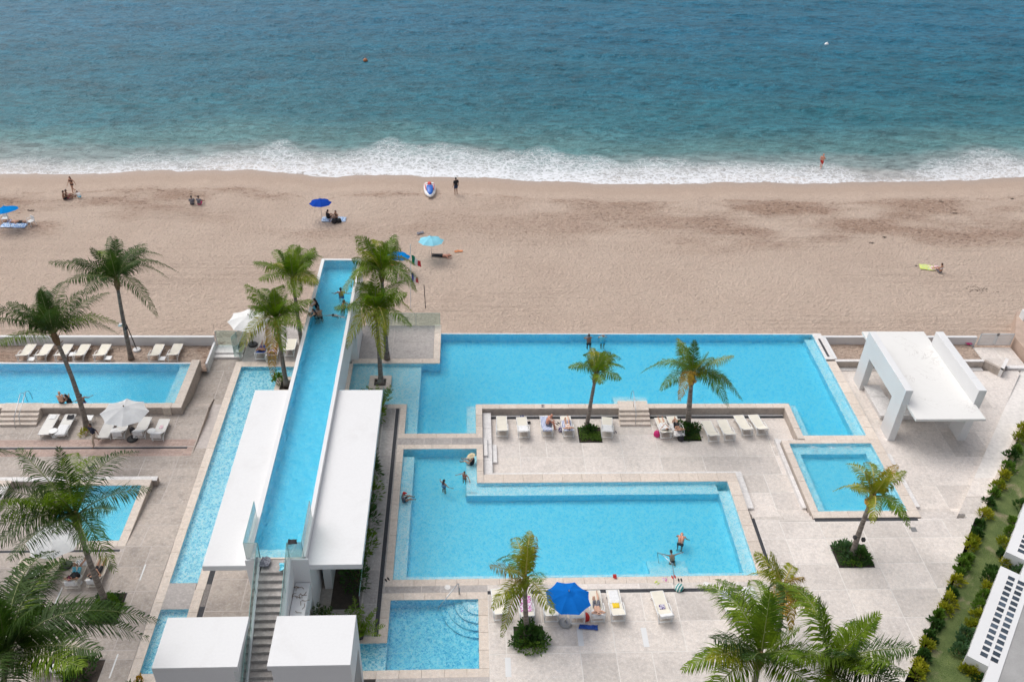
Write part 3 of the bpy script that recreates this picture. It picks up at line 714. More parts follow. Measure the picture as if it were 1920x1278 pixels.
# ------------------------------------------------------------------ west side
def wz(x, y): return interp(y, [33.2, 38.6], [0, -.6])
JX = [(-23.4, -18.4, 33.2, 38.27), (-31, -18.15, 38.27, 38.62), (-32, -26.4, 33.2, 38.27), (-31, -26, 38.2, 38.63)]
paving('left_deck', (-45, -16.9, 42.4, 44.76), [-40, -35, -32, -29.8, -27.3, -25, -22.6, -20.4, -18.6], [43.7], -.6, 'deckw', [(-29.65, -27.2, 43.6, 44.76)], (), .05)
paving('striped_paving', (-45, -16.93, 40.87, 42.4), steps_rng(-45, -17, 1.45), [41.1, 41.32, 41.54, 41.76, 41.98, 42.2], -.6, 'wood', [(-45, -17.3, 41.54, 41.7)], (), .012)
drain('dark grated drain line through the striped paving on the left', -45, -17.3, 41.54, 41.7, -.6)
paving('left_deck', (-45, -15.88, 33.2, 40.87), [-35, -30.5, -25, -22, -19.6, -17.6, ], [34.9, 36.7, 38.62, 39.8], wz, 'deckw', JX, (), .05)
paving('left_deck', (-45, -15.88, 12, 33.2), [-35, -30.5, -28, -25.3, -22.8, -20.4, -18.4, -17.0], [16, 18.5, 21, 23, 24.9, 26.7, 28.4, 30.2, 31.8], 0, 'deckw', [(-18.85, -17.35, 28.2, 30.1), (-18.85, -17.2, 12, 26.2), (-26, -18.6, 32.84, 33.0)], (), .05)
paving('lane', (-16.9, -15.88, 40.87, 46.9), [], [42.4, 44.3], lambda x, y: interp(y, [40.87, 46.4], [-.6, -1.1]), 'deckw', (), (), .02)
paving('lane', (-18.36, -15.88, 46.9, 50.0), [-16.95], [48.6], -1.1, 'deckw', (), (), .05)
paving('lane', (-18.0, -15.88, 50.0, 51.35), [], [], -1.1, 'deckw', (), (), .05)
steps('weathered stone steps between the left raised pool and the channel', -18.36, -16.93, (44.77, 45.3, 45.7, 46.1, 46.5, 46.9), (-.6, -.7, -.8, -.9, -1.0), 'deckw')
steps('short pale steps up to the glass beach gate', -17.95, -15.9, (51.35, 51.7, 52.6), (-.92, -.78), 'ledge')
tag(MB().box(-16.93, -16.86, 40.9, 45.3, -1.3, -.598).build('deck_edge', MT['cwall']), kind='structure')
paving('gravel_deck', (-15.39, -13.98, 29.05, 30.69), [], [], 0, 'deckg', (), (), .02)
paving('walkway', (-13.2, -5.3, 24.8, 43.5), [-11.4, -9.8, -7.6], [26.9, 28.9, 30.9, 33, 36, 39], 0, 'deckw', [(-7.5, -3.86, 24.9, 27.25)], (), .05)
paving('walkway', (-13.5, -5.3, 12, 24.8), [-9], [18], 0, 'deckw', (), (), .05)
paving('walkway', (-8.2, -5.3, 43.5, 44.9), [-6.5], [], 0, 'deckg', (), (), .05)
for a, b, mm in ((27.9, 29.2, 'pebble'), (29.2, 30.6, 'gravel'), (30.6, 43.5, 'pebble')):
    drain(f"{'black pebble' if mm == 'pebble' else 'grey gravel'} strip beside the channel pool {'near the left stair block' if a < 28 else 'left of the stairs' if a < 30 else 'under the left roof'}", -13.48, -13.22, a, b, 0, mm)
drain('black pebble drain line below the small raised pool on the left', -26, -18.6, 32.84, 33.0)
# thin pale strips let into the left deck
for lb, q in (('pale metal strip in the left deck below the small raised pool', (-17.0, -16.93, 30.9, 31.95)), ('pale metal strip in the left deck left of the leaning palm', (-20.8, -20.73, 29.5, 30.5)), ('pale metal strip in the left deck beside the short channel', (-16.75, -16.68, 25.2, 26.5))):
    tag(MB().box(*q, -.02, .006).build('floor_strip', MT['white']), lb, 'floor strip')
# upper terraces each side of the bridge
paving('terrace', (-15.5, -10.2, 49.62, 53.9), [-13.2, -11], [51.6], 0, 'deckg', (), (), .05)
tr = paving('terrace', (-8.2, -2.3, 49.97, 54.0), [-5.2], [51.9], 0, 'deckg', [(-8.2, -7.47, 49.6, 53)], (), .03, deep=1.4)
rim = thing('terrace_rim', 'cream stone rim round the terrace right of the bridge', 'stone rim')
coping(rim, (-7.9, -1.81, 49.43, 49.96), .01, 'coping', 1.15, -1.2); coping(rim, (-2.29, -1.81, 49.96, 54.08), .01, 'coping', 1.15, -1.4)
# boundary walls on the beach side
def wall(label, x0, x1, y0, y1, z0, z1, mat='white', name='low_wall', seg=None):
    return tag(MB().bbox(x0, x1, y0, y1, z0, z1, .012).build(name, MT[mat]), label, 'wall')
wall('long low white wall between the left sand strip and the beach', -60, -18.05, 52.5, 52.72, -1.4, 0)
wall('short low white wall between the pavilion and the beach', 26.4, 38.35, 52.6, 52.82, -1.4, 0)
wall('white sloping end wall of the left sand strip beside the path', -18.1, -17.95, 49.85, 52.5, -1.3, -.35)
wall('white end of the low wall right of the long pool', 26.5, 26.72, 50.0, 52.6, -1.3, -.02)
pw = thing('retaining_wall', 'cream topped stone wall holding the sand strip behind the pavilion', 'wall')
coping(pw, (26.5, 37.45, 49.66, 49.9), 0, 'ledge', 1.4, -1.0, 'coping_stone', 'cwall')
for k in range(2):
    a, b = ((37.46, 49.72), (38.3, 48.56)) if k == 0 else ((38.3, 48.56), (39.4, 49.9))
    dx, dy = b[0] - a[0], b[1] - a[1]; l = math.hypot(dx, dy); nx, ny = -dy / l * .22, dx / l * .22
    MB().prism([a, b, (b[0] + nx, b[1] + ny), (a[0] + nx, a[1] + ny)], -1.2, 0.002).build('wall_section', MT['ledge' if k else 'cwall'], pw)
drain('short black pebble drain line behind the pavilion', 26.8, 37.3, 49.1, 49.3, -.6)
tag(MB().box(26.5, 37.4, 49.32, 49.64, -1, -.57).build('wall_foot', MT['ledge']), kind='structure')
def sandpit(x0, x1, y0, y1, z):
    xs = np.arange(x0, x1 + .01, .2); ys = np.arange(y0, y1 + .01, .2); X, Y = np.meshgrid(xs, ys)
    grid_obj('sand', xs, ys, z + (fbm(X * 1.7, Y * 1.7, 3) - .5) * .10, MT['sand'], {'inland': X * 0 + 25, 'patch': .25 + .5 * (fbm(X * .5, Y * .5, 3) > .55)})
sandpit(-48, -18.0, 49.5, 52.6, -.75); sandpit(26.6, 38.0, 49.7, 52.7, -.66); sandpit(37.9, 60, 47, 53, -.97); sandpit(-18.2, -15.4, 52.3, 53.3, -.95)
paving('gate_apron', (38.1, 41.0, 49.8, 52.3), [39.6], [51], -.72, 'deck', (), (), .05)
# ground under everything
tag(MB().box(-400, 400, -60, 53.2, -2.6, -2.0).build('ground', MT['soil']), kind='structure')

# ------------------------------------------------------------------ raised bridge pool
br = thing('bridge_pool', 'long raised white pool bridge cantilevered out over the sand', 'swimming pool')
bxo0, bxo1, bxi0, bxi1 = -10.26, -7.47, -10.03, -7.68
b = MB()
b.box(bxo0, bxo1, 28.1, 55.15, 2.8, 3.6)
b.bbox(bxo0, bxi0, 28.1, 55.15, 3.6, 5.0, .012); b.bbox(bxi1, bxo1, 28.1, 55.15, 3.6, 5.0, .012); b.bbox(bxi0, bxi1, 54.95, 55.15, 3.6, 5.0, .012)
b.build('shell', MT['white'], br)
MB().box(bxi0 + .004, bxi1 - .004, 28.1, 54.946, 3.6, 3.66).build('basin', MT['mosaic'], br)
w_ = MB()
w_.add([(bxi0 + .005, 28.14, 3.6), (bxi0 + .005, 54.94, 3.6), (bxi0 + .005, 54.94, 4.96), (bxi0 + .005, 28.14, 4.96)], [(0, 1, 2, 3)])
w_.add([(bxi1 - .005, 28.14, 3.6), (bxi1 - .005, 54.94, 3.6), (bxi1 - .005, 54.94, 4.96), (bxi1 - .005, 28.14, 4.96)], [(0, 1, 2, 3)])
w_.add([(bxi0, 54.94, 3.6), (bxi1, 54.94, 3.6), (bxi1, 54.94, 4.96), (bxi0, 54.94, 4.96)], [(0, 1, 2, 3)])
w_.build('basin_wall', MT['mosaic'], br)
MB().box(bxi0 + .004, bxi1 - .004, 28.1, 28.8, 3.66, 4.55).build('underwater_step', MT['mosaic'], br)
MB().box(bxi0 - .02, bxi1 + .02, 28.12, 54.97, 3.6, 4.93).build('water', MT['waterr'], br)
MB().bbox(bxi0, bxi1, 28.0, 28.1, 3.0, 4.97, .01).build('end_rim', MT['coping'], br)
MB().bbox(-10.24, -7.49, 49.8, 53.0, -1.4, 2.8, .02).build('pier', MT['white'], br)
MB().bbox(-10.2, -7.5, 28.3, 40.2, -.1, 2.8, .02).build('support_wall', MT['white'], br)
MB().bbox(-10.26, -9.5, 27.9, 28.0, 2.9, 5.0, .01).build('end_wall', MT['white'], br); MB().bbox(-8.3, -7.35, 27.9, 28.0, 2.9, 5.0, .01).build('end_wall', MT['white'], br)

# stairs
st = thing('staircase', 'long weathered stone staircase climbing between white walls to the bridge pool', 'staircase')
MB().bbox(-9.44, -8.37, 27.25, 28.0, 4.2, 4.93, .01).build('landing', MT['deckg'], st)
for k in range(27):
    y = 27.25 - .30 * k; z = 4.93 - .172 * (k + 1)
    MB().bbox(-9.5, -8.33, y - .33, y + .06, z - .26, z, .012).build('step', MT['coping' if False else 'deckg'], st)
    MB().box(-9.5, -8.33, y - .02, y + .055, z + .003, z + .004).build('riser', MT['soil'], st) if False else None
def slope_wall(x0, x1, ya, za, yb, zb_, zbot):
    return MB().add([(x0, ya, zbot), (x1, ya, zbot), (x1, yb, zbot), (x0, yb, zbot), (x0, ya, za), (x1, ya, za), (x1, yb, zb_), (x0, yb, zb_)],
                    [(3, 2, 1, 0), (4, 5, 6, 7), (0, 1, 5, 4), (1, 2, 6, 5), (2, 3, 7, 6), (3, 0, 4, 7)])
slope_wall(-9.64, -9.5, 19.2, .6, 27.9, 5.15, -.1).build('side_wall', MT['white'], st)
slope_wall(-8.33, -8.12, 19.2, .6, 27.9, 5.15, -.1).build('side_wall', MT['white'], st)
def glass_panel(par, a, b, za0, za1, zb0, zb1, th=.02):
    a, b = Vector(a), Vector(b); d = (b - a).normalized(); n = Vector((-d.y, d.x)) * th / 2
    vs = [(a.x + n.x, a.y + n.y, za0), (b.x + n.x, b.y + n.y, zb0), (b.x + n.x, b.y + n.y, zb1), (a.x + n.x, a.y + n.y, za1),
          (a.x - n.x, a.y - n.y, za0), (b.x - n.x, b.y - n.y, zb0), (b.x - n.x, b.y - n.y, zb1), (a.x - n.x, a.y - n.y, za1)]
    MB().add(vs, [(0, 1, 2, 3), (7, 6, 5, 4)]).build('glass_pane', MT['glass'], par)
    e = MB(); e.tube([(a.x, a.y, za1), (b.x, b.y, zb1)], .016, 4); e.tube([(a.x, a.y, za0), (a.x, a.y, za1)], .012, 4); e.tube([(b.x, b.y, zb0), (b.x, b.y, zb1)], .012, 4); e.build('glass_edge', MT['glassedge'], par)
sl_ = lambda y: interp(y, [19.2, 27.9], [.6, 5.15])
for x, lb in ((-9.57, 'left'), (-8.22, 'right')):
    g = thing('glass_railing', f'sloping frameless glass railing on the {lb} side wall of the staircase', 'glass railing')
    ys = [28.0, 26.5, 25.0, 23.5, 22.0, 20.5]
    for i in range(5): glass_panel(g, (x, ys[i] - .02), (x, ys[i + 1] + .02), sl_(ys[i]) - .1, sl_(ys[i]) + .95, sl_(ys[i + 1]) - .1, sl_(ys[i + 1]) + .95)
g = thing('glass_railing', 'glass screen at the left corner of the stair end of the bridge pool', 'glass railing')
glass_panel(g, (-10.2, 30.6), (-10.2, 28.0), 4.9, 6.1, 4.9, 6.1); glass_panel(g, (-10.2, 28.0), (-9.55, 28.0), 4.9, 6.1, 4.9, 6.1)
g = thing('glass_railing', 'glass screen at the right corner of the stair end of the bridge pool', 'glass railing')
glass_panel(g, (-7.55, 30.6), (-7.55, 28.0), 4.9, 6.1, 4.9, 6.1); glass_panel(g, (-7.55, 28.0), (-8.2, 28.0), 4.9, 6.1, 4.9, 6.1)
# planter box hung on the right stair wall
pb = thing('planter_box', 'white box with bare brown twigs hung on the right stair wall', 'planter')
MB().bbox(-8.1, -7.4, 25.9, 27.88, 2.3, 3.4, .015).build('box', MT['white'], pb)
tw = MB(); rnd = random.Random(3)
for _ in range(14):
    x, y = rnd.uniform(-8.0, -7.5), rnd.uniform(26.2, 27.6); a = rnd.uniform(0, 6.28)
    tw.tube([(x, y, 3.42), (x + .15 * math.cos(a), y + .15 * math.sin(a), 3.46), (x + .32 * math.cos(a + .5), y + .32 * math.sin(a + .5), 3.43)], .012, 4)
tw.build('twigs', MT['fibre'], pb)

# flat roofs and stair blocks
def flat_roof(label, x0, x1):
    r = thing('flat_roof', label, 'roof')
    MB().bbox(x0, x1, 27.93, 40.89, 4.28, 4.6, .012).build('slab', MT['roof'], r)
    return r
fl = flat_roof('long flat white roof on the left side of the bridge pool', -12.29, -10.262)
MB().bbox(-10.9, -10.3, 30, 39.5, -.1, 4.28, .01).build('wall', MT['white'], fl)
fr_ = flat_roof('long flat white roof on the right side of the bridge pool', -7.468, -4.88)
MB().bbox(-7.3, -6.9, 30.2, 40.0, -.1, 4.28, .01).bbox(-6.9, -6.3, 28.6, 28.9, 3.9, 4.28, .01).build('wall', MT['white'], fr_)
for lb, q in (('left white cube block flanking the staircase', (-12.95, -9.66, 22.3, 24.8)), ('right white cube block flanking the staircase', (-8.1, -4.8, 22.3, 24.8))):
    o = thing('stair_block', lb, 'building')
    x0, x1 = q[0], q[1]
    if x0 < -10: x1 = -9.45
    else: x0 = -8.25
    m_ = MB(); m_.bbox(x0, x1, q[2], q[3], 4.7, 5.0, .012); m_.build('roof', MT['roof'], o)
    m_ = MB(); m_.box(q[0] if x0 < -10 else -8.1, x1 if x0 > -10 else -9.66, q[2] + .004, q[3] - .004, -.1, 4.7); m_.build('wall', MT['white'], o)
    if x0 > -10:
        MB().box(-4.803, -4.79, 22.7, 24.3, .3, 3.2).build('door', MT['concrete'], o)
# louvre line on the right block is hidden; metal rail beside left stair wall
# glass fence with posts between planting and corridor
gf = thing('glass_fence', 'tall glass fence between the planting and the pebble drain corridor', 'glass fence')
ys = [45.4, 43.0, 40.6, 38.2, 35.8, 33.4, 31.0, 28.8]
for i in range(len(ys) - 1):
    glass_panel(gf, (-5.34, ys[i]), (-5.34, ys[i + 1] + .06), .02, 1.15, .02, 1.15)
for y in ys: MB().tube([(-5.34, y + .03, 0), (-5.34, y + .03, 1.15)], .025, 6).build('post', MT['steel'], gf)
gt = thing('glass_gate', 'clear glass gate and screen where the steps meet the beach', 'gate')
glass_panel(gt, (-17.9, 52.55), (-16.45, 52.55), -.8, .5, -.8, .5)
glass_panel(gt, (-16.45, 51.3), (-15.9, 52.55), -.9, .9, -.9, .9)
MB().tube([(-17.9, 52.55, -.8), (-17.9, 52.55, .5)], .04, 6).build('post', MT['steel'], gt); MB().tube([(-16.45, 52.55, -.8), (-16.45, 52.55, .5)], .04, 6).build('post', MT['steel'], gt)
gt = thing('glass_screen', 'glass windscreen along the left edge of the terrace by the white umbrella', 'glass railing')
glass_panel(gt, (-15.6, 49.75), (-15.6, 51.7), 0, 1.25, 0, 1.25); glass_panel(gt, (-15.6, 51.75), (-15.6, 53.7), 0, 1.25, 0, 1.25)
gt = thing('glass_screen', 'glass windscreen along the beach edge of the terrace right of the bridge', 'glass railing')
for a, b_ in ((-7.3, -5.5), (-5.45, -3.7), (-3.65, -1.9)): glass_panel(gt, (a, 54.0), (b_, 54.0), 0, 1.1, 0, 1.1)

# ------------------------------------------------------------------ pavilion
pv = thing('pavilion', 'open white concrete pavilion with two slanting looking portal walls and a flat roof', 'pavilion')
for x0, x1 in ((27.42, 27.88), (32.1, 32.62)):
    m_ = MB(); zt, zo = 3.6, 2.12
    m_.bbox(x0, x1, 47.14, 48.3, -.65, zt, .015); m_.bbox(x0, x1, 41.93, 43.2, -.65, zt, .015); m_.bbox(x0 + .0015, x1 - .0015, 43.2, 47.14, zo, zt - .0015, .015)
    m_.build('portal_wall', MT['white'], pv)
MB().bbox(27.8, 32.25, 40.5, 49.85, 2.33, 2.5, .012).build('roof', MT['proof'], pv)
bn = thing('bench', 'long cream stone bench with a wide slab seat inside the pavilion', 'bench')
def stonebox(par, nm, q, m_='ledge'): MB().bbox(*q, .012).build(nm, MT[m_], par)
stonebox(bn, 'seat', (27.63, 28.75, 45.9, 47.15, -.25, -.15)); stonebox(bn, 'seat', (27.6, 28.85, 43.9, 45.88, -.25, -.152)); stonebox(bn, 'base', (27.72, 28.6, 44.05, 47.0, -.64, -.25))
stonebox(bn, 'seat', (28.87, 31.6, 43.9, 44.5, -.25, -.155)); stonebox(bn, 'base', (28.9, 31.5, 44.0, 44.4, -.64, -.25))
# beach gate
ga = thing('gate', 'white slatted double gate to the beach at the right edge', 'gate')
def gate_leaf(x0, x1, y, z0, z1):
    f = MB(); f.box(x0, x1, y - .025, y + .025, z1 - .07, z1).box(x0, x1, y - .025, y + .025, z0, z0 + .07).box(x0, x0 + .07, y - .026, y + .026, z0, z1).box(x1 - .07, x1, y - .026, y + .026, z0, z1)
    lf = f.build('gate_leaf', MT['white'], ga)
    n = int((x1 - x0 - .14) / .085)
    for k in range(n):
        x = x0 + .07 + (k + .5) * (x1 - x0 - .14) / n
        MB().box(x - .02, x + .02, y - .012, y + .012, z0 + .07, z1 - .07).build('slat', MT['white'], lf)
    for zz in np.linspace(z0 + .16, z1 - .16, 6): MB().box(x0 + .07, x1 - .07, y + .013, y + .025, zz - .012, zz + .012).build('cross_slat', MT['white'], lf)
gate_leaf(38.5, 39.78, 52.6, -.7, .35); gate_leaf(39.82, 41.1, 52.6, -.7, .35)
MB().box(39.72, 39.88, 52.5, 52.56, .2, .42).build('latch', MT['darkgrate'], ga)
rw = thing('boundary_wall', 'sandy brown boundary wall with a white post beyond the beach gate', 'wall')
MB().prism([(41.2, 50.6), (44.5, 50.6), (44.5, 56), (43.1, 56), (41.2, 52.6)], -1.5, lambda x, y: .05).build('wall', basic('brown_render', (.47, .35, .28), .85, .15, 1.5, 14, bstr=.5), rw)
MB().bbox(42.9, 43.5, 54.7, 55.3, -1.5, .75, .02).build('post', MT['white'], rw)
tag(MB().bbox(39.4, 46, 49.6, 49.95, -1.2, -.6).build('kerb', MT['ledge']), kind='structure')

# ------------------------------------------------------------------ lawn and the annex with glass blocks
m, t = newmat('lawn_grass'); p = wpos(t)
c = mixc(t, rng(t, noise_n(t, p, .9, 6, .65), .35, .68), (.075, .115, .028), (.15, .19, .06))
c = mixc(t, math_n(t, 'MULTIPLY', rng(t, noise_n(t, p, .55, 5, .6, .5), .54, .66), .8), c, (.30, .245, .16)); c = mixc(t, 1.0, c, rng(t, noise_n(t, p, 22, 4, .75), .25, .75, .6, 1.35), 'MULTIPLY')
finish(t, c, .9, noise_n(t, p, 22, 4, .7), .8, .05); MT['lawn'] = m
hin = hp_line(HP0, HP1, (40, 20)); hin2 = hp_line(HP1, HP2, (40, 20))
lawn = [(37.1, 43.2), (26.75, 30.75), (16, 16.5), (16, 5), (90, 5), (90, 60), (49.5, 47)]
tag(MB().add([(x + .05, y, -.10) for x, y in lawn], [tuple(range(len(lawn)))][:1]).build('lawn', MT['lawn']), kind='structure')
rnd = random.Random(5)
gs = MB()
for _ in range(22000):
    x = rnd.uniform(20, 37); y = rnd.uniform(21, 44)
    l = interp(y, [12, 24.19, 30.65, 42.82], [12, 21.9, 26.8, 37.0])
    if not (l + .1 < x < l + 4.6): continue
    if mnoise.noise(Vector((x * .55, y * .55, 0))) < -.22: continue
    a = rnd.uniform(0, 6.28); h = rnd.uniform(.03, .07); w = .012; dx, dy = math.cos(a), math.sin(a)
    gs.add([(x - w * dy, y + w * dx, -.1), (x + w * dy, y - w * dx, -.1), (x + dx * h * .5, y + dy * h * .5, -.1 + h)], [(0, 1, 2)])
tag(gs.build('grass', MT['leafl']), kind='stuff')
# annex: two white slabs turned with the lawn
ANG = math.atan2(30.46 - 25.06, 28.78 - 24.40)
ux, uy = math.cos(ANG), math.sin(ANG); nx_, ny_ = uy, -ux      # along the lawn; away from it
def rot(o, a, b): return (o[0] + ux * a + nx_ * b, o[1] + uy * a + ny_ * b)
GL = basic('dark_glass_block', (.055, .075, .10), .12, .25, 5, 30, objvar=.5)
def annex(label, o, u0, u1, rows, first, z=.8, z0=-.12, sp=.418, strip=None):
    r = thing('annex', label, 'building')
    MB().prism([rot(o, u0, 0), rot(o, u1, 0), rot(o, u1, .995), rot(o, u0, .995)], z0, z).build('roof', MT['white'], r)
    for j in range(2):
        for i in range(rows):
            c = rot(o, first + i * sp, .655 + j * .485)
            def sq(s1, s2): return [(c[0] + ux * a * s1 + nx_ * b * s2, c[1] + uy * a * s1 + ny_ * b * s2) for a, b in ((-1, -1), (1, -1), (1, 1), (-1, 1))]
            MB().prism(sq(.155, .18), z - .05, z + .004, bottom=False).build('block_frame', MT['ledge'], r)
            MB().prism(sq(.135, .165), z - .05, z + .010, bottom=False).build('glass_block', GL, r)
    return r
OA = (24.40, 25.06)
a1 = annex('long white annex roof with two rows of dark glass blocks at the lower right', OA, 0, 7.0, 15, .57)
MB().prism([rot(OA, -6, 1.0), rot(OA, 18, 1.0), rot(OA, 18, 1.56), rot(OA, -6, 1.56)], -.12, .797).build('roof_strip', MT['white'], a1)
MB().prism([rot(OA, -9, 1.562), rot(OA, 18, 1.562), rot(OA, 18, 7), rot(OA, -9, 7)], -.12, .76).build('roof_terrace', MT['concrete'], a1)
annex('white annex roof with dark glass blocks cut off by the right edge of the frame', OA, 8.24, 16.0, 16, 8.8)

# ------------------------------------------------------------------ palms
def frond_mesh(p0, tip, lift, leaf_len, n, yaw_droop, rnd, width=.05):
    """one feather leaf: tapered midrib and two ranks of folded leaflets"""
    p0 = Vector(p0); tip = Vector(tip); L = (tip - p0).length
    ctl = p0 + (tip - p0) * .40 + Vector((0, 0, lift * (1.7 if tip.z < p0.z + .35 * L else .9) * L))
    B = lambda t: p0 * (1 - t) ** 2 + ctl * (2 * t * (1 - t)) + tip * t * t
    rib = MB(); K = 9
    rib.tube([B(i / K) for i in range(K + 1)], [.045 * (1 - .85 * i / K) for i in range(K + 1)], 4)
    lf = MB()
    tw = rnd.uniform(-.35, .35)
    for i in range(n):
        t = .10 + .90 * (i + rnd.uniform(-.6, .6)) / n
        if t > 1: t = 1
        q = B(t); T = (B(min(1, t + .02)) - B(t - .02)).normalized()
        S = T.cross(Vector((0, 0, 1)))
        if S.length < .15: S = T.cross(Vector((1, 0, 0)))
        S.normalize(); Nn = S.cross(T).normalized()
        prof = (math.sin(PI * min(1, (t * .93 + .07)) ** .85) ** .55) if t < .999 else .3
        ll = leaf_len * max(.25, prof) * rnd.uniform(.85, 1.12)
        for sd_ in (-1, 1):
            if rnd.random() < .04: continue
            fw = .35 + .75 * t
            d0 = (S * sd_ * .85 + T * fw * rnd.uniform(.55, 1.05) + Nn * (.12 + tw * sd_ + rnd.uniform(-.22, .22))).normalized()
            mid = q + d0 * ll * .5
            dr = yaw_droop * rnd.uniform(.45, 1.5)
            end = q + (d0 * (1 - .25 * dr) + Vector((0, 0, -1)) * dr).normalized() * ll * (.95 - .12 * dr)
            w = width * (.75 + .35 * prof)
            sv = (end - q).normalized().cross(Nn).normalized() * w * .5
            mid = mid + Vector((0, 0, -1)) * ll * dr * .18
            lf.add([q + sv * .5, q - sv * .5, mid - sv, mid + sv, end], [(0, 1, 2, 3), (3, 2, 4)])
    return rib, lf

def palm(label, base, crown, tips, seed, mats=('palm', 'palm_y'), L=3.7, fill=9, leaf=.70, droop=.62, r0=.17, name='palm_tree', n=52, young=3, nuts=0, fillmat=None, tipmats=None, width=.044):
    if n >= 60: width = .062
    leaf *= 1.36; fill = min(5, int(fill * .6)); n = int(n * 1.55); width *= .82; rnd = random.Random(seed); base = Vector(base); crown = Vector(crown)
    root = thing(name, label, 'palm tree', base)
    H_ = (crown - base)
    bend = Vector((rnd.uniform(-.12, .12), rnd.uniform(-.1, .1), 0)) * H_.length * .35
    pts = []; K = 16
    for i in range(K + 1):
        t = i / K; pts.append(H_ * t + bend * (t * (1 - t) * 1.6))
    rs = [(r0 * (1.35 - .35 * min(1, i / 2.0)) if i < 2 else r0 * (1 - .38 * i / K)) + rnd.uniform(-.006, .006) for i in range(K + 1)]
    MB().tube(pts, rs, 9).build('trunk', MT['trunk'], root, smooth=True)
    sh = MB(); dirv = (pts[-1] - pts[-2]).normalized()
    sh.tube([pts[-1] - dirv * .55, pts[-1] - dirv * .2, pts[-1] + dirv * .15, pts[-1] + dirv * .5], [r0 * .8, r0 * 1.25, r0 * 1.1, r0 * .4], 8)
    for _ in range(9):
        a = rnd.uniform(0, 6.28); q = pts[-1] - dirv * rnd.uniform(-.1, .45); o_ = Vector((math.cos(a), math.sin(a), rnd.uniform(.1, .8)))
        sh.tube([q, q + o_ * .22, q + o_ * .38 + Vector((0, 0, .12))], [.04, .03, .012], 4)
    sh.build('crown_shaft', MT['fibre'], root)
    for k in range(nuts):
        a = rnd.uniform(0, 6.28); q = pts[-1] - dirv * .25 + Vector((math.cos(a) * .22, math.sin(a) * .22, 0))
        MB().lathe([(.02, -.13), (.09, -.08), (.115, 0), (.09, .08), (.02, .12)], q, 8).build('coconut', MT['coconut'], root, smooth=True)
    c0 = pts[-1] + dirv * .25
    if leaf < .75: n = 54; width = .044
    def one(tipv, lift, mat, lsc=1.0, dr=None):
        rib, lf = frond_mesh(c0 + tipv.normalized() * .08, c0 + tipv, lift, leaf * lsc, n, dr if dr is not None else droop, rnd, width)
        fo_ = rib.build('frond', MT['midrib_y' if mat in ('palm_y', 'palm_o') else 'midrib'], root, smooth=True)
        lf.build('leaflets', MT[mat], fo_)
    pxm = FPX / ((crown - EYE).dot(FWD))
    for k, (du, dv) in enumerate(tips):
        dv = dv * .86 if dv < 0 else dv
        per = (RT * du - UPV * dv) / pxm
        Lk = max(L * rnd.uniform(.92, 1.06), per.length * 1.04)
        wv = math.sqrt(max(0, Lk * Lk - per.length ** 2))
        best = None
        for sg in (-1, 1):
            v = per + FWD * wv * sg
            want = -.08 * L if dv > -20 else .35 * L
            sc_ = abs(v.z - want)
            if best is None or sc_ < best[0]: best = (sc_, v)
        v = best[1]
        lift = .34 if v.z < .1 * L else .2
        mt = (tipmats[k] if tipmats else mats[0] if rnd.random() < .72 else mats[1])
        one(v, lift + rnd.uniform(-.04, .06), mt)
    for k in range(fill):
        a = 2.4 * k + seed; el = rnd.uniform(.1, 1.0); ln = L * rnd.uniform(.72, .95)
        v = Vector((math.cos(a) * math.cos(el), math.sin(a) * math.cos(el), math.sin(el))) * ln
        one(v, .26, fillmat or mats[0])
    for k in range(young):
        a = 2.1 * k + seed; el = rnd.uniform(1.0, 1.35)
        v = Vector((math.cos(a) * math.cos(el), math.sin(a) * math.cos(el), math.sin(el))) * L * rnd.uniform(.6, .8)
        one(v, .02, mats[0], .7, .15)
    return root

D = ('palm_dark', 'palm'); G = ('palm', 'palm_y'); YO = ('palm_y', 'palm_o')
palm('tall dark green palm growing in the sand strip behind the white loungers', (-23.5, 50.9, -.8), (-23.07, 50.9, 5.63),
     [(-90, -30), (-85, 0), (-60, -60), (-20, -95), (30, -85), (55, -60), (97, -20), (90, 70), (-10, 35), (-50, 10), (60, -10)], 1, D, 3.9, fill=7)
palm('tall dark palm leaning left beside the left pool steps', (-24.0, 43.45, -.6), (-24.08, 43.38, 6.58),
     [(-90, -5), (-85, -60), (-60, -90), (-15, -120), (70, -95), (95, -20), (80, 0), (-40, 20), (-60, -30), (30, -60)], 2, D, 4.1, fill=9, young=4)
palm('palm at the far left edge, only its right fronds in view', (-36.5, 50.5, -.8), (-36.3, 50.4, 6.0),
     [(78, -5), (75, 45), (60, -50), (85, 20)], 3, D, 3.9, fill=6)
palm('dark palm leaning over the white umbrella and loungers on the left', (-18.15, 29.4, 0), (-18.09, 29.38, 6.25),
     [(-150, 55), (-140, -30), (-70, -115), (-100, -85), (62, -118), (-12, -108), (122, -38), (116, 82), (-22, 38), (40, -85), (-150, 5), (-40, -70), (105, 30)], 4, D, 4.5, fill=8, leaf=.8, young=4)
palm('palm at the left edge above the small pools, fronds reaching in', (-25.6, 32.6, -.1), (-25.4, 32.5, 6.3),
     [(95, -25), (85, 20), (70, -50), (100, 0)], 5, D, 4.0, fill=7, leaf=.7)
palm('huge close palm filling the lower left corner', (-20.6, 21.0, 0), tuple(at_y(12, 1235, 21.0)),
     [(232, -58), (225, -20), (110, -50), (30, -150), (190, 30), (-25, -165), (-10, -140), (130, 50), (215, -38), (60, -70), (100, 0)], 6, D, 5.4, fill=2, leaf=.95, n=70, young=4)
palm('green palm close to the left side of the bridge pool, upper one', (-11.35, 50.4, 0), (-11.39, 50.4, 6.13),
     [(-65, -15), (-50, -65), (10, -70), (45, -50), (50, -25), (60, 15), (-20, -68), (25, 40), (35, -62), (-40, 10)], 7, G, 3.0, fill=8)
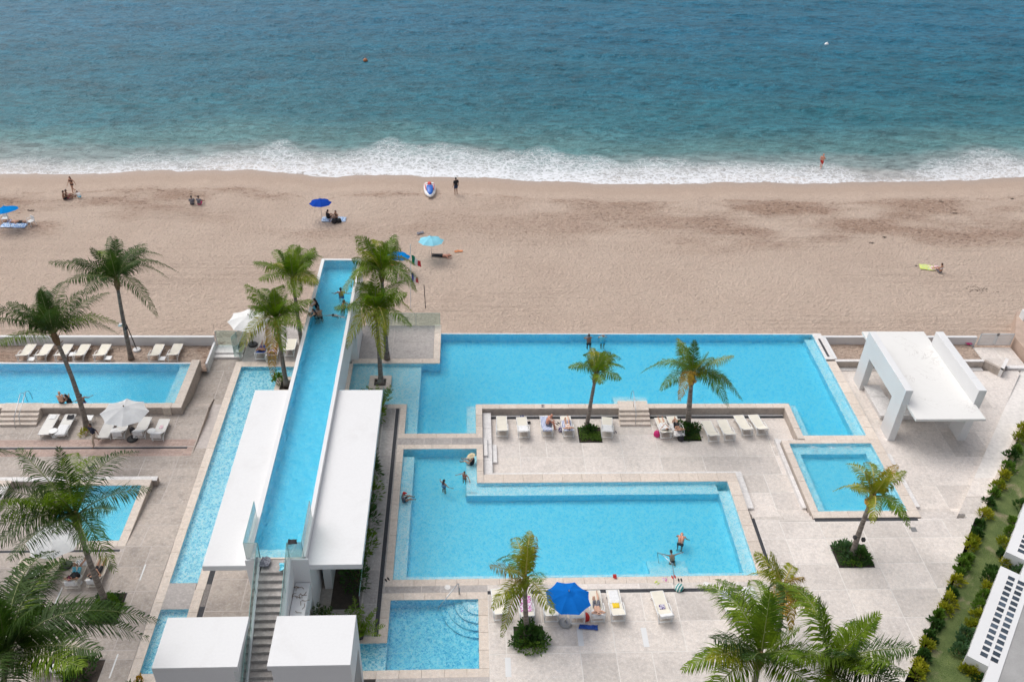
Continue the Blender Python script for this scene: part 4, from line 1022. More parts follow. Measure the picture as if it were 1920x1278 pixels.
palm('green palm rising from the stone planter in the left channel, lower one', (-12.0, 47.0, 0), (-12.03, 47.15, 5.03),
     [(-66, -5), (-60, 60), (-45, -70), (0, 108), (30, 60), (70, 5), (45, -40), (-10, -75), (65, 20), (-30, -45)], 8, G, 3.2, fill=8, tipmats=['palm', 'palm_y', 'palm', 'palm_o', 'palm', 'palm', 'palm', 'palm', 'palm', 'palm'])
palm('tall green palm on the terrace right of the bridge pool, upper one', (-5.5, 49.9, 0), (-5.48, 49.7, 7.1),
     [(-66, 0), (-70, 50), (20, -78), (-20, -70), (55, -20), (70, 40), (60, 10), (-40, 20), (25, -50), (-30, -40)], 9, G, 3.3, fill=8)
palm('yellow green palm rising from the square planter right of the bridge pool', (-5.72, 47.15, 0), (-5.67, 47.0, 5.83),
     [(-65, -5), (-50, 70), (-40, -50), (45, -45), (72, 30), (60, 0), (15, 90), (-30, -70), (30, 45), (50, -70)], 10, ('palm', 'palm_y'), 3.2, fill=7, tipmats=['palm_y', 'palm_y', 'palm', 'palm', 'palm', 'palm_y', 'palm_y', 'palm', 'palm_y', 'palm'])
palm('small wind blown palm between the loungers on the sunken deck', (7.85, 43.25, -.6), (8.08, 43.24, 3.74),
     [(-18, -38), (50, -32), (58, -8), (-15, -15), (-5, -55), (40, 10), (10, -45), (30, -45)], 11, ('palm', 'palm_y'), 2.2, fill=6, leaf=.5, r0=.15, young=2)
palm('broad palm with drooping yellow green fronds on the sunken deck by the steps', (14.55, 43.3, -.6), (14.19, 43.36, 3.51),
     [(-90, 0), (-15, -80), (62, -42), (85, 45), (-38, 42), (55, 55), (-70, 25), (20, -40), (-50, -30)], 12, ('palm', 'palm_y'), 3.3, fill=4, leaf=.62, r0=.2, young=3, nuts=2, fillmat='palm', tipmats=['palm', 'palm_y', 'palm_y', 'palm', 'palm_o', 'palm', 'palm', 'palm_y', 'palm'])
palm('leaning palm with orange coconuts beside the small bubbling pool', (21.35, 32.0, 0), (21.29, 32.02, 4.41),
     [(-62, -25), (-30, -60), (10, -62), (65, -60), (-35, 35), (38, 45), (45, 10), (-50, 5), (20, 25)], 13, YO, 2.5, fill=3, leaf=.5, r0=.17, nuts=6, tipmats=['palm_y', 'palm_y', 'palm_y', 'palm_o', 'palm_y', 'palm', 'palm_y', 'palm_y', 'palm'])
palm('yellow green palm with a dense bush round its foot beside the blue umbrella', (3.1, 27.2, 0), (2.82, 27.19, 4.11),
     [(-65, -50), (-35, -45), (20, -70), (-60, 30), (-45, 100), (48, 35), (-25, -60), (30, -30), (-55, -10)], 14, YO, 2.9, fill=3, leaf=.52, r0=.15, tipmats=['palm_o', 'palm_y', 'palm_o', 'palm_y', 'palm_y', 'palm_y', 'palm_y', 'palm', 'palm'], young=1)
palm('small orange yellow palm at the right end of the front loungers', (15.7, 26.9, 0), (15.26, 27.0, 3.5),
     [(-45, 0), (-45, 60), (-10, 60), (48, 50), (45, -15), (-30, -35), (10, -45), (30, 25), (-25, 30)], 15, YO, 2.5, fill=4, leaf=.5, r0=.13, tipmats=['palm_y', 'palm_o', 'palm_o', 'palm_y', 'palm_y', 'palm_y', 'palm_o', 'palm_y', 'palm_o'], young=1)
palm('large close palm at the bottom edge, left of a pair', (12.6, 21.6, 0), tuple(at_y(1425, 1236, 21.6)),
     [(-140, 30), (-130, -50), (-90, -110), (-45, -115), (30, -110), (70, 25), (100, -60), (-60, -60), (-120, -90), (20, -70), (75, -110)], 16, ('palm', 'palm_dark'), 4.3, fill=3, leaf=.82, n=62, young=3, tipmats=['palm', 'palm_y', 'palm', 'palm', 'palm', 'palm', 'palm', 'palm_dark', 'palm_dark', 'palm', 'palm_dark'])
palm('large close palm at the bottom edge, right of a pair', (16.2, 20.8, 0), tuple(at_y(1555, 1250, 20.8)),
     [(140, -20), (110, 40), (90, -95), (-50, -125), (-110, -70), (0, -60), (30, -80), (60, -60), (-60, 20), (-30, -90)], 17, ('palm', 'palm_dark'), 4.3, fill=3, leaf=.82, n=62, young=3)

# ------------------------------------------------------------------ shrubs
def leaf_clump(c, rx, ry, h, n, size, seed, long=1.8, up=.5):
    rnd = random.Random(seed); b = MB()
    for _ in range(n):
        a = rnd.uniform(0, 6.28); e = rnd.uniform(-.1, 1.5); rr = rnd.uniform(.45, 1.0) ** .5
        lump = .78 + .34 * math.sin(3 * a + seed) * math.cos(2 * e + seed * 2)
        q = Vector((c[0] + rx * rr * lump * math.cos(a) * math.cos(e), c[1] + ry * rr * lump * math.sin(a) * math.cos(e), c[2] + h * rr * lump * (.12 + .88 * math.sin(max(0, e)))))
        o = Vector((math.cos(a) * math.cos(e), math.sin(a) * math.cos(e), up + math.sin(e))) + Vector((rnd.uniform(-.7, .7), rnd.uniform(-.7, .7), rnd.uniform(-.5, .6)))
        o.normalize(); s_ = size * rnd.uniform(.6, 1.3); sd_ = o.cross(Vector((rnd.uniform(-1, 1), rnd.uniform(-1, 1), 1))).normalized() * s_ / long
        b.add([q, q + o * s_ * .5 + sd_ * .5, q + o * s_ + Vector((0, 0, -.15 * s_)), q + o * s_ * .5 - sd_ * .5], [(0, 1, 2, 3)])
    return b
def shrub(label, x, y, z, rx, ry, h, mat, n, size, seed, group=None, cat='shrub', name='shrub', long=2.2, up=.5):
    r = thing(name, label, cat, (x, y, z), 0, group)
    leaf_clump((0, 0, 0), rx, ry, h, n, size, seed, long, up).build('foliage', MT[mat], r)
    rnd = random.Random(seed); s_ = MB()
    for k in range(4):
        a = rnd.uniform(0, 6.28); s_.tube([(0, 0, -.1), (math.cos(a) * rx * .3, math.sin(a) * ry * .3, h * .4), (math.cos(a) * rx * .6, math.sin(a) * ry * .6, h * .75)], [.02, .015, .006], 4)
    s_.build('stems', MT['fibre'], r); return r
def bed(label, q, z):
    b = thing('planting_bed', label, 'planting bed')
    rnd = random.Random(int(q[0] * 10)); gc = MB()
    for _ in range(int((q[1] - q[0]) * (q[3] - q[2]) * 330)):
        x, y = rnd.uniform(q[0] + .06, q[1] - .06), rnd.uniform(q[2] + .06, q[3] - .06)
        if mnoise.noise(Vector((x * 1.7, y * 1.7, q[0]))) < -.28: continue
        a = rnd.uniform(0, 6.28); s_ = rnd.uniform(.07, .14); hz = rnd.uniform(.02, .16); dx, dy = math.cos(a) * s_, math.sin(a) * s_
        gc.add([(x, y, z + hz), (x + dx * .5 - dy * .3, y + dy * .5 + dx * .3, z + hz + s_ * .4), (x + dx, y + dy, z + hz + s_ * .2), (x + dx * .5 + dy * .3, y + dy * .5 - dx * .3, z + hz + s_ * .4)], [(0, 1, 2, 3)])
    tag(gc.build('ground_cover', MT['leafl' if int(q[0]) % 2 else 'leaf'], b), kind='stuff')
    MB().box(q[0] + .004, q[1] - .004, q[2] + .004, q[3] - .004, z - .4, z - .03).build('soil', MT['soil'], b)
    e = MB(); w = .03
    e.box(q[0], q[1], q[2], q[2] + w, z - .1, z + .012).box(q[0], q[1], q[3] - w, q[3], z - .1, z + .012).box(q[0], q[0] + w, q[2] + w, q[3] - w, z - .1, z + .012).box(q[1] - w, q[1], q[2] + w, q[3] - w, z - .1, z + .012)
    e.build('edging', MT['rubber'], b)
bed('square bed round the foot of the wind blown palm', (7.25, 8.75, 41.9, 43.35), -.6)
shrub('low green bush round the foot of the wind blown palm', 8.0, 43.0, -.6, .55, .4, .55, 'leaf', 260, .2, 21)
shrub('low yellow green ground plant in front of the wind blown palm', 8.2, 42.4, -.62, .5, .42, .22, 'leafl', 300, .13, 22)
bed('square bed round the foot of the broad palm', (13.7, 15.2, 42.0, 43.45), -.6)
shrub('dark green bush filling the bed of the broad palm', 14.45, 42.95, -.6, .95, .6, .75, 'leaf', 620, .2, 23)
shrub('low dark ground plant in front of the broad palm', 14.45, 42.4, -.62, .85, .5, .35, 'leaf', 460, .15, 24)
bed('bed round the foot of the leaning palm with orange coconuts', (20.35, 22.35, 31.15, 32.75), 0)
shrub('green bush behind the leaning palm with orange coconuts', 20.95, 32.3, 0, .6, .5, .8, 'leafg', 380, .2, 25)
shrub('green bush in front of the leaning palm with orange coconuts', 21.7, 31.75, 0, .65, .5, .75, 'leaf', 420, .2, 26)
shrub('low yellow green plants at the front of the bed with the leaning palm', 21.2, 31.35, 0, .7, .2, .25, 'leafl', 200, .14, 27)
bed('bed round the foot of the yellow green palm', (2.4, 3.9, 26.5, 27.7), 0)
shrub('dense round dark bush at the foot of the yellow green palm', 3.12, 27.0, 0, 1.05, .9, 1.0, 'leaf', 1500, .17, 28)
shrub('lighter green leafy fringe below the dense round bush', 3.2, 26.4, 0, .95, .45, .45, 'leafl', 480, .17, 29)
bed('bed at the foot of the dark leaning palm on the left', (-18.85, -17.35, 28.2, 30.1), 0)
shrub('bright green plants at the foot of the dark leaning palm on the left', -18.1, 29.15, 0, .88, 1.0, .5, 'leafl', 1300, .17, 30)
shrub('mixed green shrubs in the bed below the dark leaning palm', -18.2, 25.3, 0, .9, 1.3, .8, 'leaf', 700, .22, 31)
shrub('reddish green shrub at the bottom of the left bed', -18.2, 23.2, 0, .9, 1.2, .8, 'leafl', 600, .22, 32)
tag(MB().box(-18.85, -17.2, 12, 26.2, -.4, -.03).build('planting_soil', MT['soil']), kind='structure')
shrub('small spiky plant at the bottom edge left of the stair block', -15.4, 24.3, 0, .45, .45, .6, 'leaf', 90, .5, 33, long=6, up=1.1)
shrub('orange dried flower head beside the spiky plant at the bottom edge', -15.15, 24.85, .1, .2, .2, .45, 'palm_o', 60, .2, 34)
shrub('whitish dry plant in the stone planter in the left channel', -12.6, 47.4, 0, .4, .55, .7, 'leafl', 200, .22, 35)
# planting under the right roof edge
for k, (x, y, s_, lb) in enumerate(((-5.75, 43.6, .9, 'feathery palm clump at the far end of the planting beside the right roof'), (-5.7, 38.6, 1.0, 'dark green leafy clump halfway along the planting beside the right roof'),
        (-5.65, 36.6, 1.1, 'broad leafy clump in the planting beside the right roof, just below its middle'), (-5.55, 34.6, 1.1, 'feathery clump leaning over the glass fence beside the right roof'), (-5.6, 32.6, 1.1, 'arching palm clump spilling over the pebble drain'), (-5.7, 30.6, 1.0, 'dark clump near the front corner of the right roof'))):
    shrub(lb, x, y, 0, .75 * s_, 1.15 * s_, 1.9 * s_, 'leaf' if k % 2 else 'palm', 520, .34, 40 + k, cat='shrub', long=4)
def areca(label, x, y, z, h, n, seed, mat='palm'):
    rnd = random.Random(seed); r = thing('potted_palm', label, 'potted palm', (x, y, z))
    MB().lathe([(.16, 0), (.24, .38), (.27, .4), (.23, .4), (.22, .34), (0.01, .34)], (0, 0, 0), 12).build('pot', MT['rubber'], r, smooth=False)
    for k in range(n):
        a = 2.4 * k; el = rnd.uniform(.35, 1.3); L_ = h * rnd.uniform(.75, 1.1)
        v = Vector((math.cos(a) * math.cos(el), math.sin(a) * math.cos(el), math.sin(el))) * L_
        rib, lf = frond_mesh((0, 0, .35), Vector((0, 0, .35)) + v, .16, .32, 20, .3, rnd, .045)
        f = rib.build('frond', MT['midrib'], r); lf.build('leaflets', MT[mat], f)
areca('potted feathery palm in a black pot beside the right stair block', -5.2, 27.2, 0, 1.7, 16, 50)
areca('potted palm against the stair wall under the right roof', -7.1, 27.6, 0, 1.5, 12, 51, 'palm_dark')
areca('potted palm at the far end of the glass fence near the pool corner', -5.55, 44.6, 0, 1.5, 11, 52)
tag(MB().box(-6.9, -5.36, 28.9, 44.4, -.3, .006).build('planting_soil', MT['soil']), kind='structure')

# hedge plants along the lawn, counted up from the bottom edge
ORD = ['first', 'second', 'third', 'fourth', 'fifth', 'sixth', 'seventh', 'eighth', 'ninth', 'tenth', 'eleventh', 'twelfth', 'thirteenth', 'fourteenth', 'fifteenth', 'sixteenth']
cnt = {}
def hedge(px, kind, side, seed):
    u_, v_, s_ = px
    q = at(u_, v_, .2); cnt[(kind, side)] = cnt.get((kind, side), -1) + 1; o = ORD[cnt[(kind, side)]]
    mt, ds = dict(y=('leafy', 'yellow croton'), g=('leaf', 'dark green'), l=('leafl', 'light green'), b=('leafg', 'bluish green'))[kind]
    where = 'along the paved edge of the lawn' if side == 'L' else 'along the white annex side of the lawn'
    shrub(f'{o} {ds} shrub from the bottom {where}', q.x, q.y, -.1, (.36 + .08 * math.sin(seed * 2.3)) * s_, (.40 + .08 * math.sin(seed * 1.7)) * s_, (.48 + .12 * math.sin(seed * 3.1)) * s_, mt, 300 if kind != 'y' else 230, .22 if kind != 'y' else .28, seed, 'shrubs along the lawn', long=2.2 if kind != 'y' else 3.4, up=.9)
for k, (u_, v_, s_, kd) in enumerate([(1722, 1262, 1.1, 'y'), (1728, 1246, 1, 'y'), (1733, 1226, 1, 'g'), (1738, 1205, 1.1, 'y'), (1745, 1190, .9, 'g'), (1757, 1166, 1, 'g'), (1762, 1150, .9, 'l'), (1775, 1138, 1.1, 'y'), (1782, 1122, 1, 'y'), (1787, 1106, .9, 'g'),
        (1794, 1086, 1, 'y'), (1800, 1068, .9, 'l'), (1807, 1055, 1, 'l'), (1815, 1042, 1, 'l'), (1822, 1022, 1.1, 'y'), (1827, 1008, .9, 'y'), (1833, 996, .8, 'g'), (1840, 978, .9, 'g'), (1848, 962, 1.1, 'y'), (1858, 938, 1, 'g'), (1866, 922, .9, 'l'), (1874, 906, 1.1, 'y'), (1884, 888, .9, 'y'), (1893, 872, 1.2, 'l'), (1899, 852, 1.1, 'g'), (1909, 838, 1, 'l'), (1912, 818, 1, 'y'), (1919, 800, 1, 'y')]):
    hedge((u_, v_, s_), kd, 'L', 100 + k)
for k, (u_, v_, s_, kd) in enumerate([(1838, 1268, .9, 'g'), (1826, 1256, .8, 'y'), (1812, 1248, .7, 'y'), (1800, 1218, 1.1, 'b'), (1808, 1200, 1.1, 'b'), (1815, 1186, 1, 'b'), (1824, 1168, 1, 'y'), (1834, 1152, 1, 'y'), (1842, 1132, 1.1, 'l'), (1848, 1114, 1, 'l'), (1853, 1096, .8, 'y'), (1858, 1080, 1.2, 'g'), (1866, 1068, 1, 'g'), (1888, 1050, .7, 'y'), (1912, 1066, 1.1, 'b'), (1880, 1036, .8, 'g'), (1886, 1016, 1.1, 'y'), (1896, 992, .9, 'l'), (1902, 974, .9, 'l'), (1918, 946, 1.3, 'g')]):
    hedge((u_, v_, s_), kd, 'R', 200 + k)

shrub('small flowering plants round the foot of the left pool palm', -23.95, 42.95, -.6, .45, .4, .4, 'leafy', 200, .14, 61)

# ------------------------------------------------------------------ loungers
def lounger_proto(kind):
    """head end towards -Y; parts: frame, sling, backrest, four legs, arms"""
    sl_m = dict(c=MT['sling'], w=MT['slingw'], b=MT['slingb'])[kind]; fm = MT['plastic'] if kind != 'b' else basic('cream_metal_frame', (.72, .68, .6), .4, .04)
    out = {}
    for ang in (0, 28, 50):
        root = empty('sun_lounger', (0, 0, -50))
        w, zs = .33, .36; a = R(ang); bl = .78; hy = -.20
        be = (hy - bl * math.cos(a), zs + bl * math.sin(a))
        f = MB()
        for s in (-1, 1):
            f.tube([(s * w, .98, zs - .05), (s * w, .90, zs), (s * w, hy, zs), (s * w, hy - .45, zs - .03), (s * w, -.9, zs - .10)], .024, 5)
        f.tube([(-w, .98, zs - .05), (w, .98, zs - .05)], .022, 5); f.tube([(-w, -.9, zs - .1), (w, -.9, zs - .1)], .022, 5)
        f.build('frame', fm, root, smooth=True)
        sg = MB().bbox(-w + .02, w - .02, hy, .93, zs - .006, zs + .014, .005); sg.build('seat', sl_m, root)
        if kind == 'b':
            pass
        k = MB(); c_, s_ = math.cos(a), math.sin(a)
        def bk(x, l, h): return (x, hy - l * c_ - h * s_ * 0 + (-h * s_), zs + l * s_ + h * c_)
        vs = [bk(x, l, h) for h in (-.006, .016) for x, l in ((-w + .02, 0), (w - .02, 0), (w - .02, bl), (-w + .02, bl))]
        k.add(vs, [(0, 1, 2, 3), (7, 6, 5, 4), (0, 4, 5, 1), (1, 5, 6, 2), (2, 6, 7, 3), (3, 7, 4, 0)])
        bo = k.build('backrest', sl_m, root)
        bf = MB()
        for s in (-1, 1): bf.tube([bk(s * w, -.02, 0), bk(s * w, bl, 0)], .022, 5)
        bf.tube([bk(-w, bl, 0), bk(w, bl, 0)], .022, 5)
        bf.build('backrest_frame', fm, root, smooth=True)
        if ang:
            pr = MB()
            for s in (-1, 1): pr.tube([bk(s * w * .8, bl * .55, 0), (s * w * .8, -.72, zs - .1)], .013, 4)
            pr.build('prop', fm, root)
        for s in (-1, 1):
            for y0, y1 in ((.62, .72), (-.62, -.78)):
                MB().tube([(s * w, y0, zs - .03), (s * w, y1, .03), (s * w, y1 + .02, 0)], .024, 5).build('leg', fm, root, smooth=True)
        for y1 in (.70, -.75): MB().tube([(-w, y1, .12), (w, y1, .12)], .016, 4).build('stretcher', fm, root)
        if kind == 'c':
            for s in (-1, 1):
                MB().tube([(s * (w + .03), hy + .32, zs), (s * (w + .05), hy + .22, zs + .13), (s * (w + .05), hy - .15, zs + .19), (s * (w + .05), hy - .42, zs + .14), (s * (w + .03), hy - .6, zs - .04)], .026, 5).build('armrest', fm, root, smooth=True)
        out[ang] = root
    return out
LPR = {k: lounger_proto(k) for k in 'cwb'}
def lounger(label, pos, kind='c', ang=28, rz=0.0, group=None):
    c = copy_tree(LPR[kind][ang]); c.location = pos; c.rotation_euler = (0, 0, rz); tag(c, label, 'sun lounger', group); return c

TOWEL = {k: cloth(*v) for k, v in dict(white=('white_towel', (.78, .78, .78)), stripe=('blue_striped_towel', (.80, .80, .80), None, (0, .085, (.13, .22, .52))),
        pink=('pink_patterned_towel', (.75, .72, .76), (.55, .10, .40)), purple=('purple_patterned_cloth', (.60, .58, .66), (.09, .05, .20)), lilac=('lilac_print_towel', (.70, .70, .78), (.42, .42, .66)),
        blue=('blue_cloth', (.03, .12, .50), (.02, .07, .32)), red=('red_cloth', (.60, .04, .03), (.45, .02, .02)), yellow=('yellow_cloth', (.80, .55, .03)), aqua=('aqua_cloth', (.06, .45, .62), (.25, .6, .7)), dark=('black_cloth', (.02, .02, .025)),
        bluewhite=('blue_white_print_towel', (.68, .76, .84), (.15, .32, .62)), green=('green_striped_cloth', (.75, .80, .78), None, (1, .14, (.02, .28, .26))), lime=('lime_towel', (.62, .72, .10), (.55, .60, .35)), rose=('pale_pink_towel', (.78, .55, .60)),
        orange=('orange_cloth', (.75, .22, .06), (.65, .35, .2)), grey=('grey_cloth', (.25, .25, .28), (.12, .12, .15)), magenta=('magenta_cloth', (.62, .03, .18))).items()}
def towel_on(label, pos, kind, ang, rz, y0, y1, mat, w=.3, over=False, seed=0, name='towel'):
    """cloth lying along a lounger, from foot (y1) to head (y0); over = hangs down behind the backrest"""
    rnd = random.Random(seed + 5); a = R(ang); hy, zs, bl = -.2, .36, .78
    def path(s):
        if s >= hy: return (s, zs + .03)
        l = hy - s
        if l <= bl: return (hy - l * math.cos(a), zs + l * math.sin(a) + .035)
        q = (hy - bl * math.cos(a), zs + bl * math.sin(a) + .035); return (q[0] - .03, q[1] - (l - bl))
    n = max(4, int((y1 - y0) / .06)); b = MB(); vs = []; fs = []; m_ = 9
    for i in range(n + 1):
        s = y0 + (y1 - y0) * i / n; y, z = path(s)
        for j in range(m_):
            x = -w + 2 * w * j / (m_ - 1)
            vs.append((x + rnd.uniform(-.008, .008), y + rnd.uniform(-.006, .006) - (.012 * math.sin(j * 1.7 + seed) if s < hy - bl else 0), z + .010 * math.sin(j * 1.9 + i * .5 + seed) + rnd.uniform(0, .008)))
    for i in range(n):
        for j in range(m_ - 1): fs.append((i * m_ + j, i * m_ + j + 1, (i + 1) * m_ + j + 1, (i + 1) * m_ + j))
    b.add(vs, fs); o = b.build(name, TOWEL[mat], None, smooth=True, loc=pos); o.rotation_euler = (0, 0, rz)
    md = o.modifiers.new('thickness', 'SOLIDIFY'); md.thickness = .012
    return tag(o, label, 'towel')
def flat_cloth(label, pos, sx_, sy_, rz, mat, seed=0, crumple=.03, name='towel', cat='towel'):
    rnd = random.Random(seed); n = 12; vs = []; fs = []
    for i in range(n + 1):
        for j in range(n + 1):
            x = (i / n - .5) * sx_; y = (j / n - .5) * sy_
            h = crumple * (.5 + .5 * mnoise.noise(Vector((x * 5 + seed, y * 5, seed)))) * 2
            vs.append((x + crumple * mnoise.noise(Vector((y * 4, seed, x * 3))), y + crumple * mnoise.noise(Vector((x * 4, seed + 3, y * 3))), .012 + max(0, h)))
    for i in range(n):
        for j in range(n): a = i * (n + 1) + j; fs.append((a, a + n + 1, a + n + 2, a + 1))
    o = MB().add(vs, fs).build(name, TOWEL[mat], None, True, loc=pos); o.rotation_euler = (0, 0, rz)
    md = o.modifiers.new('thickness', 'SOLIDIFY'); md.thickness = .012
    return tag(o, label, cat)
def bag(label, pos, size, mat, seed=0, name='bag', straps=True):
    r = thing(name, label, 'bag', pos, random.Random(seed).uniform(-1, 1)); rnd = random.Random(seed)
    b = MB(); prof = [(.85, 0), (1.05, .25), (1.0, .6), (.72, .9), (.35, 1.0)]; n = 12; vs = []; fs = []
    for r_, z in prof:
        for j in range(n):
            a = 2 * PI * j / n; k = rnd.uniform(.9, 1.1); vs.append((r_ * k * size[0] * .5 * math.cos(a), r_ * k * size[1] * .5 * math.sin(a), z * size[2]))
    for i in range(len(prof) - 1):
        for j in range(n): fs.append((i * n + j, i * n + (j + 1) % n, (i + 1) * n + (j + 1) % n, (i + 1) * n + j))
    fs += [tuple(range(n - 1, -1, -1)), tuple(range((len(prof) - 1) * n, len(prof) * n))]
    b.add(vs, fs).build('body', TOWEL[mat], r, smooth=True)
    if straps: MB().tube([(-size[0] * .3, 0, size[2] * .85), (-size[0] * .1, .03, size[2] * 1.25), (size[0] * .15, .03, size[2] * 1.25), (size[0] * .3, 0, size[2] * .85)], .012, 5).build('strap', TOWEL[mat], r)
    return r
def sandals(label, pos, rz, mat):
    r = thing('sandals', label, 'sandals', pos, rz)
    for s in (-1, 1):
        pl = [(s * .075 + .045 * math.cos(a) * (1.0 if math.sin(a) > 0 else .8), .125 * math.sin(a)) for a in np.linspace(0, 2 * PI, 12, endpoint=False)]
        o = MB().prism(pl, 0, .022).build('sandal', TOWEL[mat], r)
        MB().tube([(s * .075 - .04, -.01, .02), (s * .075, .05, .055), (s * .075 + .04, -.01, .02)], .009, 4).build('strap', TOWEL[mat], o)
    return r

# loungers of the sunken deck
zD = -.6
SD = [(941, 800, 28, 0, 'cream lounger at the left end of the sunken deck row'), (980, 802, 28, .05, 'second lounger from the left on the sunken deck, white towel on it'), (1024, 799, 28, .03, 'lounger covered with a blue striped towel where a bald man sits'),
      (1063, 800, 28, .04, 'lounger left of the wind blown palm where a woman lies on a striped towel'), (1138, 802, 28, -.12, 'lounger with a white towel just left of the stone steps'), (1243, 803, 28, .08, 'lounger right of the stone steps with the pink bag beside it'),
      (1266, 800, 0, .10, 'lounger with a reclining person beside the broad palm'), (1331, 809, 28, .10, 'lounger directly right of the bed of the broad palm'), (1361, 807, 28, .08, 'lounger between the bed of the broad palm and the close pair at the right end'),
      (1393, 798, 28, .12, 'left one of the close pair of loungers at the right end of the sunken deck'), (1421, 797, 28, .12, 'right one of the close pair of loungers at the right end of the sunken deck')]
SDP = []
for (u, v, a, rz, lb) in SD:
    q = at(u, v, zD + .25); pos = (q.x, q.y, zD); SDP.append((pos, a, rz)); lounger(lb, pos, 'c', a, rz, 'loungers on the sunken deck')
def tw(i, lst, label, y0, y1, mat, **k): pos, a, rz = lst[i]; return towel_on(label, pos, 'c', a, rz, y0, y1, mat, **k)
tw(1, SDP, 'white towel lying over the second lounger of the sunken deck', -.9, .1, 'white', w=.34, seed=1)
tw(2, SDP, 'blue and white striped towel under the bald man', -1.1, .85, 'stripe', w=.31, seed=2)
tw(3, SDP, 'blue striped towel under the woman left of the wind blown palm', -1.0, .5, 'stripe', w=.31, seed=3)
tw(4, SDP, 'white towel on the lounger left of the stone steps', -.95, .15, 'white', w=.34, seed=4)
tw(6, SDP, 'white towel under the person beside the broad palm', -1.0, .2, 'white', seed=5)
tw(5, SDP, 'white towel on the lounger right of the stone steps', -.5, .3, 'white', w=.28, seed=6)
# front row
FR = [(936, 1134, 28, .08, 'cream lounger at the left end of the front row, partly behind the palm'), (986, 1138, 28, .05, 'front row lounger behind the palm trunk with a pink patterned towel'), (1031, 1137, 28, .02, 'front row lounger at the left side of the blue umbrella'),
      (1080, 1141, 28, .0, 'front row lounger half hidden under the blue umbrella'), (1117, 1137, 28, .02, 'front row lounger right of the blue umbrella with a man lying on it'), (1154, 1136, 28, .04, 'front row lounger holding a white towel and a yellow cloth'),
      (1240, 1138, 28, .10, 'lone front row lounger with a purple patterned cloth'), (1366, 1131, 28, .12, 'front row lounger with a lilac print towel just above the close palms'), (1412, 1130, 28, .10, 'front row lounger covered in white at the right end beside the orange palm')]
FRP = []
for (u, v, a, rz, lb) in FR:
    q = at(u, v, .25); pos = (q.x, q.y, 0); FRP.append((pos, a, rz)); lounger(lb, pos, 'c', a, rz, 'loungers in the front row')
tw(1, FRP, 'pink and white patterned towel on the lounger behind the palm trunk', -.5, .6, 'pink', seed=7)
tw(4, FRP, 'white towel hanging over the head end of the lying man\'s lounger', -1.25, -.3, 'white', seed=8)
tw(5, FRP, 'white towel on the upper half of the lounger with the yellow cloth', .1, .9, 'white', w=.27, seed=9)
tw(5, FRP, 'yellow cloth crumpled on the white towel lounger', -.2, .12, 'yellow', w=.17, seed=10)
tw(6, FRP, 'purple patterned cloth on the lone front row lounger', -.22, .08, 'purple', w=.15, seed=11)
tw(6, FRP, 'white towel over the head end of the lone front row lounger', -1.2, -.75, 'white', w=.36, seed=12)
tw(7, FRP, 'lilac print towel on the front row lounger above the close palms', .1, .75, 'lilac', w=.26, seed=13)
tw(8, FRP, 'white towel bundled on the lounger beside the orange palm', .1, .9, 'white', w=.33, seed=14)
# left deck, above the striped paving
LD = [(93, 797, 0, -.0, 'white lounger with a folded towel right of the stone steps on the left'), (124, 797, 0, .0, 'white lounger with a black hat, left of the leaning palm trunk'), (203, 803, 0, 0, 'white lounger under the left part of the white umbrella'),
      (230, 803, 28, 0, 'white lounger under the right side of the white umbrella with a towel over it'), (268, 802, 28, 0, 'white lounger just right of the white umbrella, second from the right end'), (302, 806, 28, 0, 'white lounger with a pink item at the right end of the left deck')]
LDP = []
for (u, v, a, rz, lb) in LD:
    q = at(u, v, zD + .25); pos = (q.x, q.y, zD); LDP.append((pos, a, rz)); lounger(lb, pos, 'w', a, rz, 'white loungers on the left deck')
tw(0, LDP, 'folded white towels on the lounger right of the stone steps', .45, .85, 'white', w=.2, seed=15)
tw(1, LDP, 'white towel over the head end of the lounger with the black hat', -1.15, -.1, 'white', seed=16)
for i, lb in ((3, 'white towel over the head end of the lounger under the umbrella'), (4, 'white towel over the lounger second from the right end of the left deck'), (5, 'white towel over the head end of the right end lounger on the left deck')):
    tw(i, LDP, lb, -1.35, -.55, 'white', seed=17 + i)
tw(5, LDP, 'pink item lying on the right end lounger of the left deck', .0, .3, 'rose', w=.1, seed=23, name='cloth')
tw(3, LDP, 'aqua and white cloth on the lounger under the white umbrella', .1, .4, 'aqua', w=.12, seed=24, name='cloth')
# sand strip
SP = [(51, 662, 'leftmost white lounger in the sand strip'), (84, 662, 'second lounger from the left in the sand strip'), (121, 662, 'lounger just right of the leaning palm trunk in the sand strip'), (154, 662, 'fourth lounger in the sand strip, tray table against it'), (193, 662, 'lounger of the sand strip left of the tall dark palm'),
      (294, 662, 'lounger of the sand strip just right of the pole with a white foot'), (329, 661, 'rightmost lounger in the sand strip')]
for (u, v, lb) in SP:
    q = at(u, v, -.5); lounger(lb, (q.x, q.y, -.75), 'c', 28, 0, 'loungers in the left sand strip')
